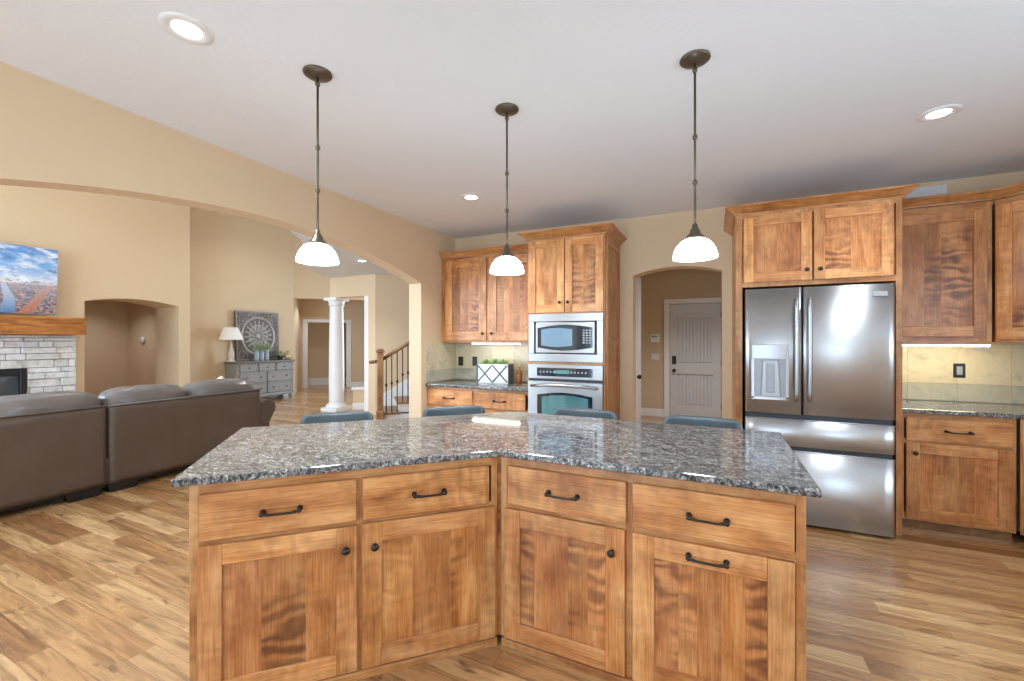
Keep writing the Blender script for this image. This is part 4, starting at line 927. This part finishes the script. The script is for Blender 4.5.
# carved wall panel leaning on the wall
def make_carved():
    k = NT('carved_whitewashed_wood'); at = k.tint(); n = k.noise(k.obj(), 18, 4)
    c = k.mix(k.math('MULTIPLY', n, 0.5), at, (0.16, 0.13, 0.115, 1)); k.set(c, 0.7); return k.m
t = thing('carved_panel', 'square carved wooden panel with a pale round medallion leaning on the wall above the dresser', 'wall panel', (-9.75, 6.055, 0.932)); S_ = 1.05
m = MB(); N = 110; b = bmesh.new(); G = []; hts = {}
for i in range(N+1):
    row = []
    for j in range(N+1):
        y, z = S_*i/N, S_*j/N; cy, cz = y-S_/2, z-S_/2; r = math.hypot(cy, cz)/(S_/2); th = math.atan2(cz, cy); h = 0.0
        if r < 0.80:
            if r > 0.70: h = 0.030
            elif r > 0.64: h = 0.008
            elif r > 0.46: h = 0.006+0.020*max(0, math.sin(th*18))
            elif r > 0.42: h = 0.024
            elif r > 0.16: h = 0.008+0.014*abs(math.sin(th*6+ r*6))
            else: h = 0.024*(1-(r/0.16)**2)+0.004
        else:
            h = 0.010+0.012*math.sin(cy*34+3*math.sin(cz*22))*math.sin(cz*34+3*math.sin(cy*22))
        e = min(i, j, N-i, N-j)
        if e < 4: h = 0.022
        v = b.verts.new((0.02+h, y, z*1.09)); hts[v] = h; row.append(v)
    G.append(row)
fl = []
for i in range(N):
    for j in range(N): fl.append(b.faces.new((G[i][j], G[i+1][j], G[i+1][j+1], G[i][j+1])))
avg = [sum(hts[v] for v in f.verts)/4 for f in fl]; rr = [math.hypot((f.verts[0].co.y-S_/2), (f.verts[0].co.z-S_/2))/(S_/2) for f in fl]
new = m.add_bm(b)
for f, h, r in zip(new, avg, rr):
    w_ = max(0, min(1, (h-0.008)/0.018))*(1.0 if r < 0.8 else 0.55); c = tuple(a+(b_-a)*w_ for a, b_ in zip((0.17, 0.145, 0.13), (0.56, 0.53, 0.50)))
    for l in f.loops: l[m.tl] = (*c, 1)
for f in m.bm.faces: pass
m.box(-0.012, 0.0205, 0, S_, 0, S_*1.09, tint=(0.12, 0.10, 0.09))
m.build('carved_board', make_carved(), t); t.rotation_euler = (0, math.radians(-2.2), 0)
t = thing('table_lamp', 'table lamp with a white cone shade at the left end of the grey dresser', 'lamp', (-9.60, 5.865, 0.932))
m = MB(); m.lathe([(0, 0), (0.085, 0), (0.09, 0.015), (0.06, 0.03), (0.05, 0.06), (0.065, 0.12), (0.06, 0.2), (0.03, 0.3), (0.018, 0.40), (0.02, 0.47), (0, 0.47)], seg=24); m.build('lamp_base', CERAMIC, t)
m = MB(); m.lathe([(0.238, 0.485), (0.135, 0.755), (0.131, 0.755), (0.233, 0.485)], seg=36); m.build('lamp_shade', LINEN, t)
m = MB(); m.tube([(0, 0, 0.46), (0, 0, 0.75)], 0.006); m.tube([(-0.132, 0, 0.75), (0.132, 0, 0.75)], 0.004, 6); m.build('harp', DARKMETAL, t)
for k, (dy, lab) in enumerate(((-0.12, 'pale blue glass jar of greenery on the dresser, nearest the lamp'), (0.0, 'pale blue glass jar of greenery on the dresser, middle of three'), (0.12, 'pale blue glass jar of greenery on the dresser, nearest the small pots'))):
    t = thing('glass_jar', lab, 'jar', (-9.50, 6.50+dy, 0.932), 0, 'glass jars of greenery on the dresser')
    m = MB(); m.lathe([(0, 0), (0.048, 0), (0.052, 0.012), (0.052, 0.16), (0.04, 0.185), (0.04, 0.22), (0.036, 0.22), (0.036, 0.18), (0.047, 0.155), (0.047, 0.015), (0, 0.01)], seg=20); m.build('jar_body', JARGLASS, t)
    m = MB(); leafy(m, 0, 0, 0.24, 0.10, 70, 0.05, 1.5, 60+k); 
    for a in range(5): m.tube([(0.01*math.cos(a), 0.01*math.sin(a), 0.02), (0.06*math.cos(a*1.3), 0.06*math.sin(a*1.3), 0.34)], 0.003, 5)
    m.build('greenery', LEAF2, t)
t = thing('potted_plant', 'small dark pot of trailing greenery on the right of the dresser top', 'plant', (-9.55, 7.02, 0.932))
m = MB(); m.lathe([(0, 0), (0.05, 0), (0.07, 0.09), (0.07, 0.11), (0.06, 0.11), (0.05, 0.02), (0, 0.02)], seg=18); m.build('pot', DARKPOT, t)
m = MB(); leafy(m, 0, 0, 0.09, 0.12, 120, 0.045, 0.9, 91); m.build('foliage', LEAF2, t)
t = thing('gold_pot', 'pale gold round pot at the right end of the dresser top', 'pot', (-9.52, 7.19, 0.932))
m = MB(); m.lathe([(0, 0), (0.06, 0), (0.085, 0.05), (0.085, 0.10), (0.07, 0.14), (0.06, 0.14), (0.07, 0.09), (0.06, 0.02), (0, 0.02)], seg=20); m.build('pot_body', GOLDPOT, t)
m = MB(); leafy(m, 0, 0, 0.12, 0.09, 60, 0.04, 0.9, 95); m.build('foliage', LEAF2, t)

# ------------------------------------------------------------------ foyer: column, knee wall, stair
t = thing('column', 'white round column under the foyer header, seen through the wide arch', 'column', (-6.83, 6.24, 0))
m = MB(); m.lathe([(0.142, 0.16), (0.146, 0.6), (0.142, 1.2), (0.126, 2.08)], seg=36); m.build('shaft', TRIMW, t)
m = MB(); m.box(-0.21, 0.21, -0.21, 0.21, 0, 0.07, bevel=0.005, tint=(1,1,1)); m.lathe([(0, 0.07), (0.20, 0.07), (0.205, 0.095), (0.19, 0.12), (0.165, 0.13), (0.17, 0.15), (0.15, 0.165)], seg=36); m.build('column_base', TRIMW, t)
m = MB(); m.lathe([(0.126, 2.08), (0.145, 2.095), (0.15, 2.115), (0.138, 2.13), (0.155, 2.165), (0.165, 2.19), (0, 2.19)], seg=36); m.box(-0.17, 0.17, -0.17, 0.17, 2.19, 2.248, bevel=0.004, tint=(1,1,1)); m.build('capital', TRIMW, t)
m = MB(); diag(-6.62, 6.46, 0.0, 0.62, 0, 0.12, 0.0, 0.40, m); structure('wall_knee', m, WALL)
m = MB(); diag(-6.62, 6.46, -0.03, 0.66, -0.03, 0.15, 0.40, 0.44, m); diag(-6.62, 6.46, -0.01, 0.62, -0.015, 0.0, 0.0, 0.13, m); structure('trim_4', m, TRIMW)
q = math.sqrt(.5); SX, SY = -5.08, 5.56
def SP(t_, d_, z_): return (t_*q-d_*q, t_*q+d_*q, z_)
st = tag(empty('staircase', (SX, SY, 0)), 'white and oak staircase with a closed skirt rising along the foyer wall', 'staircase')
m = MB(); n = MB(); rise, run = 0.172, 0.27
for i in range(7):
    a, b_ = i*run+0.05, (i+1)*run+0.05
    n.prism([SP(a, 0.03, 0)[:2], SP(a+run*(7-i), 0.03, 0)[:2], SP(a+run*(7-i), 0.84, 0)[:2], SP(a, 0.84, 0)[:2]], i*rise, (i+1)*rise-0.03, 'z')
    m.prism([SP(a-0.03, 0.0, 0)[:2], SP(b_+0.0, 0.0, 0)[:2], SP(b_, 0.85, 0)[:2], SP(a-0.03, 0.85, 0)[:2]], (i+1)*rise-0.03, (i+1)*rise, 'z', tint=(0.8,)*3)
m.build('treads', WOOD_RAIL, st); n.build('risers', TRIMW, st)
m = MB(); A = [SP(0.0, 0.853, 0.0), SP(0.05+7*run, 0.853, 7*rise-0.1), SP(0.05+7*run, 0.853, 7*rise+0.3), SP(0.0, 0.853, 0.35)]
b = bmesh.new(); v0 = [b.verts.new(p) for p in A]; v1 = [b.verts.new((p[0]-0.012, p[1]+0.012, p[2])) for p in A]; b.faces.new(v0); b.faces.new(v1)
for i in range(4): b.faces.new((v0[i], v0[(i+1) % 4], v1[(i+1) % 4], v1[i]))
bmesh.ops.recalc_face_normals(b, faces=b.faces[:]); m.add_bm(b); m.build('skirt_board', TRIMW, st)
rl = tag(empty('stair_railing', (SX, SY, 0)), 'oak stair railing with a square newel post and black iron balusters', 'railing')
m = MB(); R45 = Matrix.Rotation(PI/4, 4, 'Z'); 
m.box(-0.05, 0.05, -0.05, 0.05, 0.22, 1.20, 'z', 0.006, (1,)*3, R45); m.box(-0.065, 0.065, -0.065, 0.065, 0, 0.22, 'z', 0.01, (0.9,)*3, R45)
m.box(-0.07, 0.07, -0.07, 0.07, 1.20, 1.23, 'x', 0.006, (0.7,)*3, R45); m.box(-0.055, 0.055, -0.055, 0.055, 1.23, 1.26, 'x', 0.012, (0.7,)*3, R45); m.build('newel_post', WOOD_RAIL, rl)
m = MB(); sl = rise/run
def rail_z(t_): return 1.06+sl*t_
m.tube([SP(-0.16, 0.10, rail_z(0)-0.03), SP(-0.06, 0.03, rail_z(0)-0.01)], 0.03, 8, tint=(0.6,)*3); m.tube([SP(0.03, 0.0, rail_z(0.03)), SP(1.95, 0.0, rail_z(1.95))], 0.03, 8, tint=(0.65,)*3); m.build('handrail', WOOD_RAIL, rl)
for i in range(20):
    tt = 0.10+i*0.09; step = int((tt-0.02)/run)+1; zb = step*rise
    m = MB(); z1_ = rail_z(tt)-0.01; m.tube([SP(tt, 0.03, zb), SP(tt, 0.03, z1_)], 0.009, 6); zm = (zb+z1_)/2
    m.lathe([(0.008, -0.03), (0.018, -0.015), (0.02, 0), (0.018, 0.015), (0.008, 0.03)], (*SP(tt, 0.03, 0)[:2], zm), 8); m.build('baluster', IRON, rl)
t = tag(empty('interior_door', (-10.16, 9.66, 0), PI/4), 'dark red-brown door ajar beyond the foyer column', 'door')
m = MB(); m.box(-0.24, -0.02, 0.0, 0.04, 0.01, 1.93, bevel=0.003, tint=(1,1,1)); m.build('door_slab', BRONZEDOOR, t)
m = MB(); m.ball((-0.19, -0.03, 1.0), 0.024); m.build('door_knob', DARKMETAL, t)
# ceiling lamps added out of view to brighten the rooms beyond the kitchen
downlight(-0.25, 6.3, 'added unseen recessed light brightening the back hall beyond the kitchen arch', H, 32)

downlight(-11.2, 4.2, 'added unseen recessed light brightening the passage inside the arched niche', 2.5, 9)
downlight(-8.3, 6.2, 'added unseen recessed light brightening the living room wall behind the dresser', HI, 14)
downlight(-7.4, 3.2, 'added unseen recessed light brightening the living room before the fireplace', HI, 10)
downlight(-10.0, 8.4, 'added unseen recessed light brightening the hall beyond the wide opening', 2.62, 9)
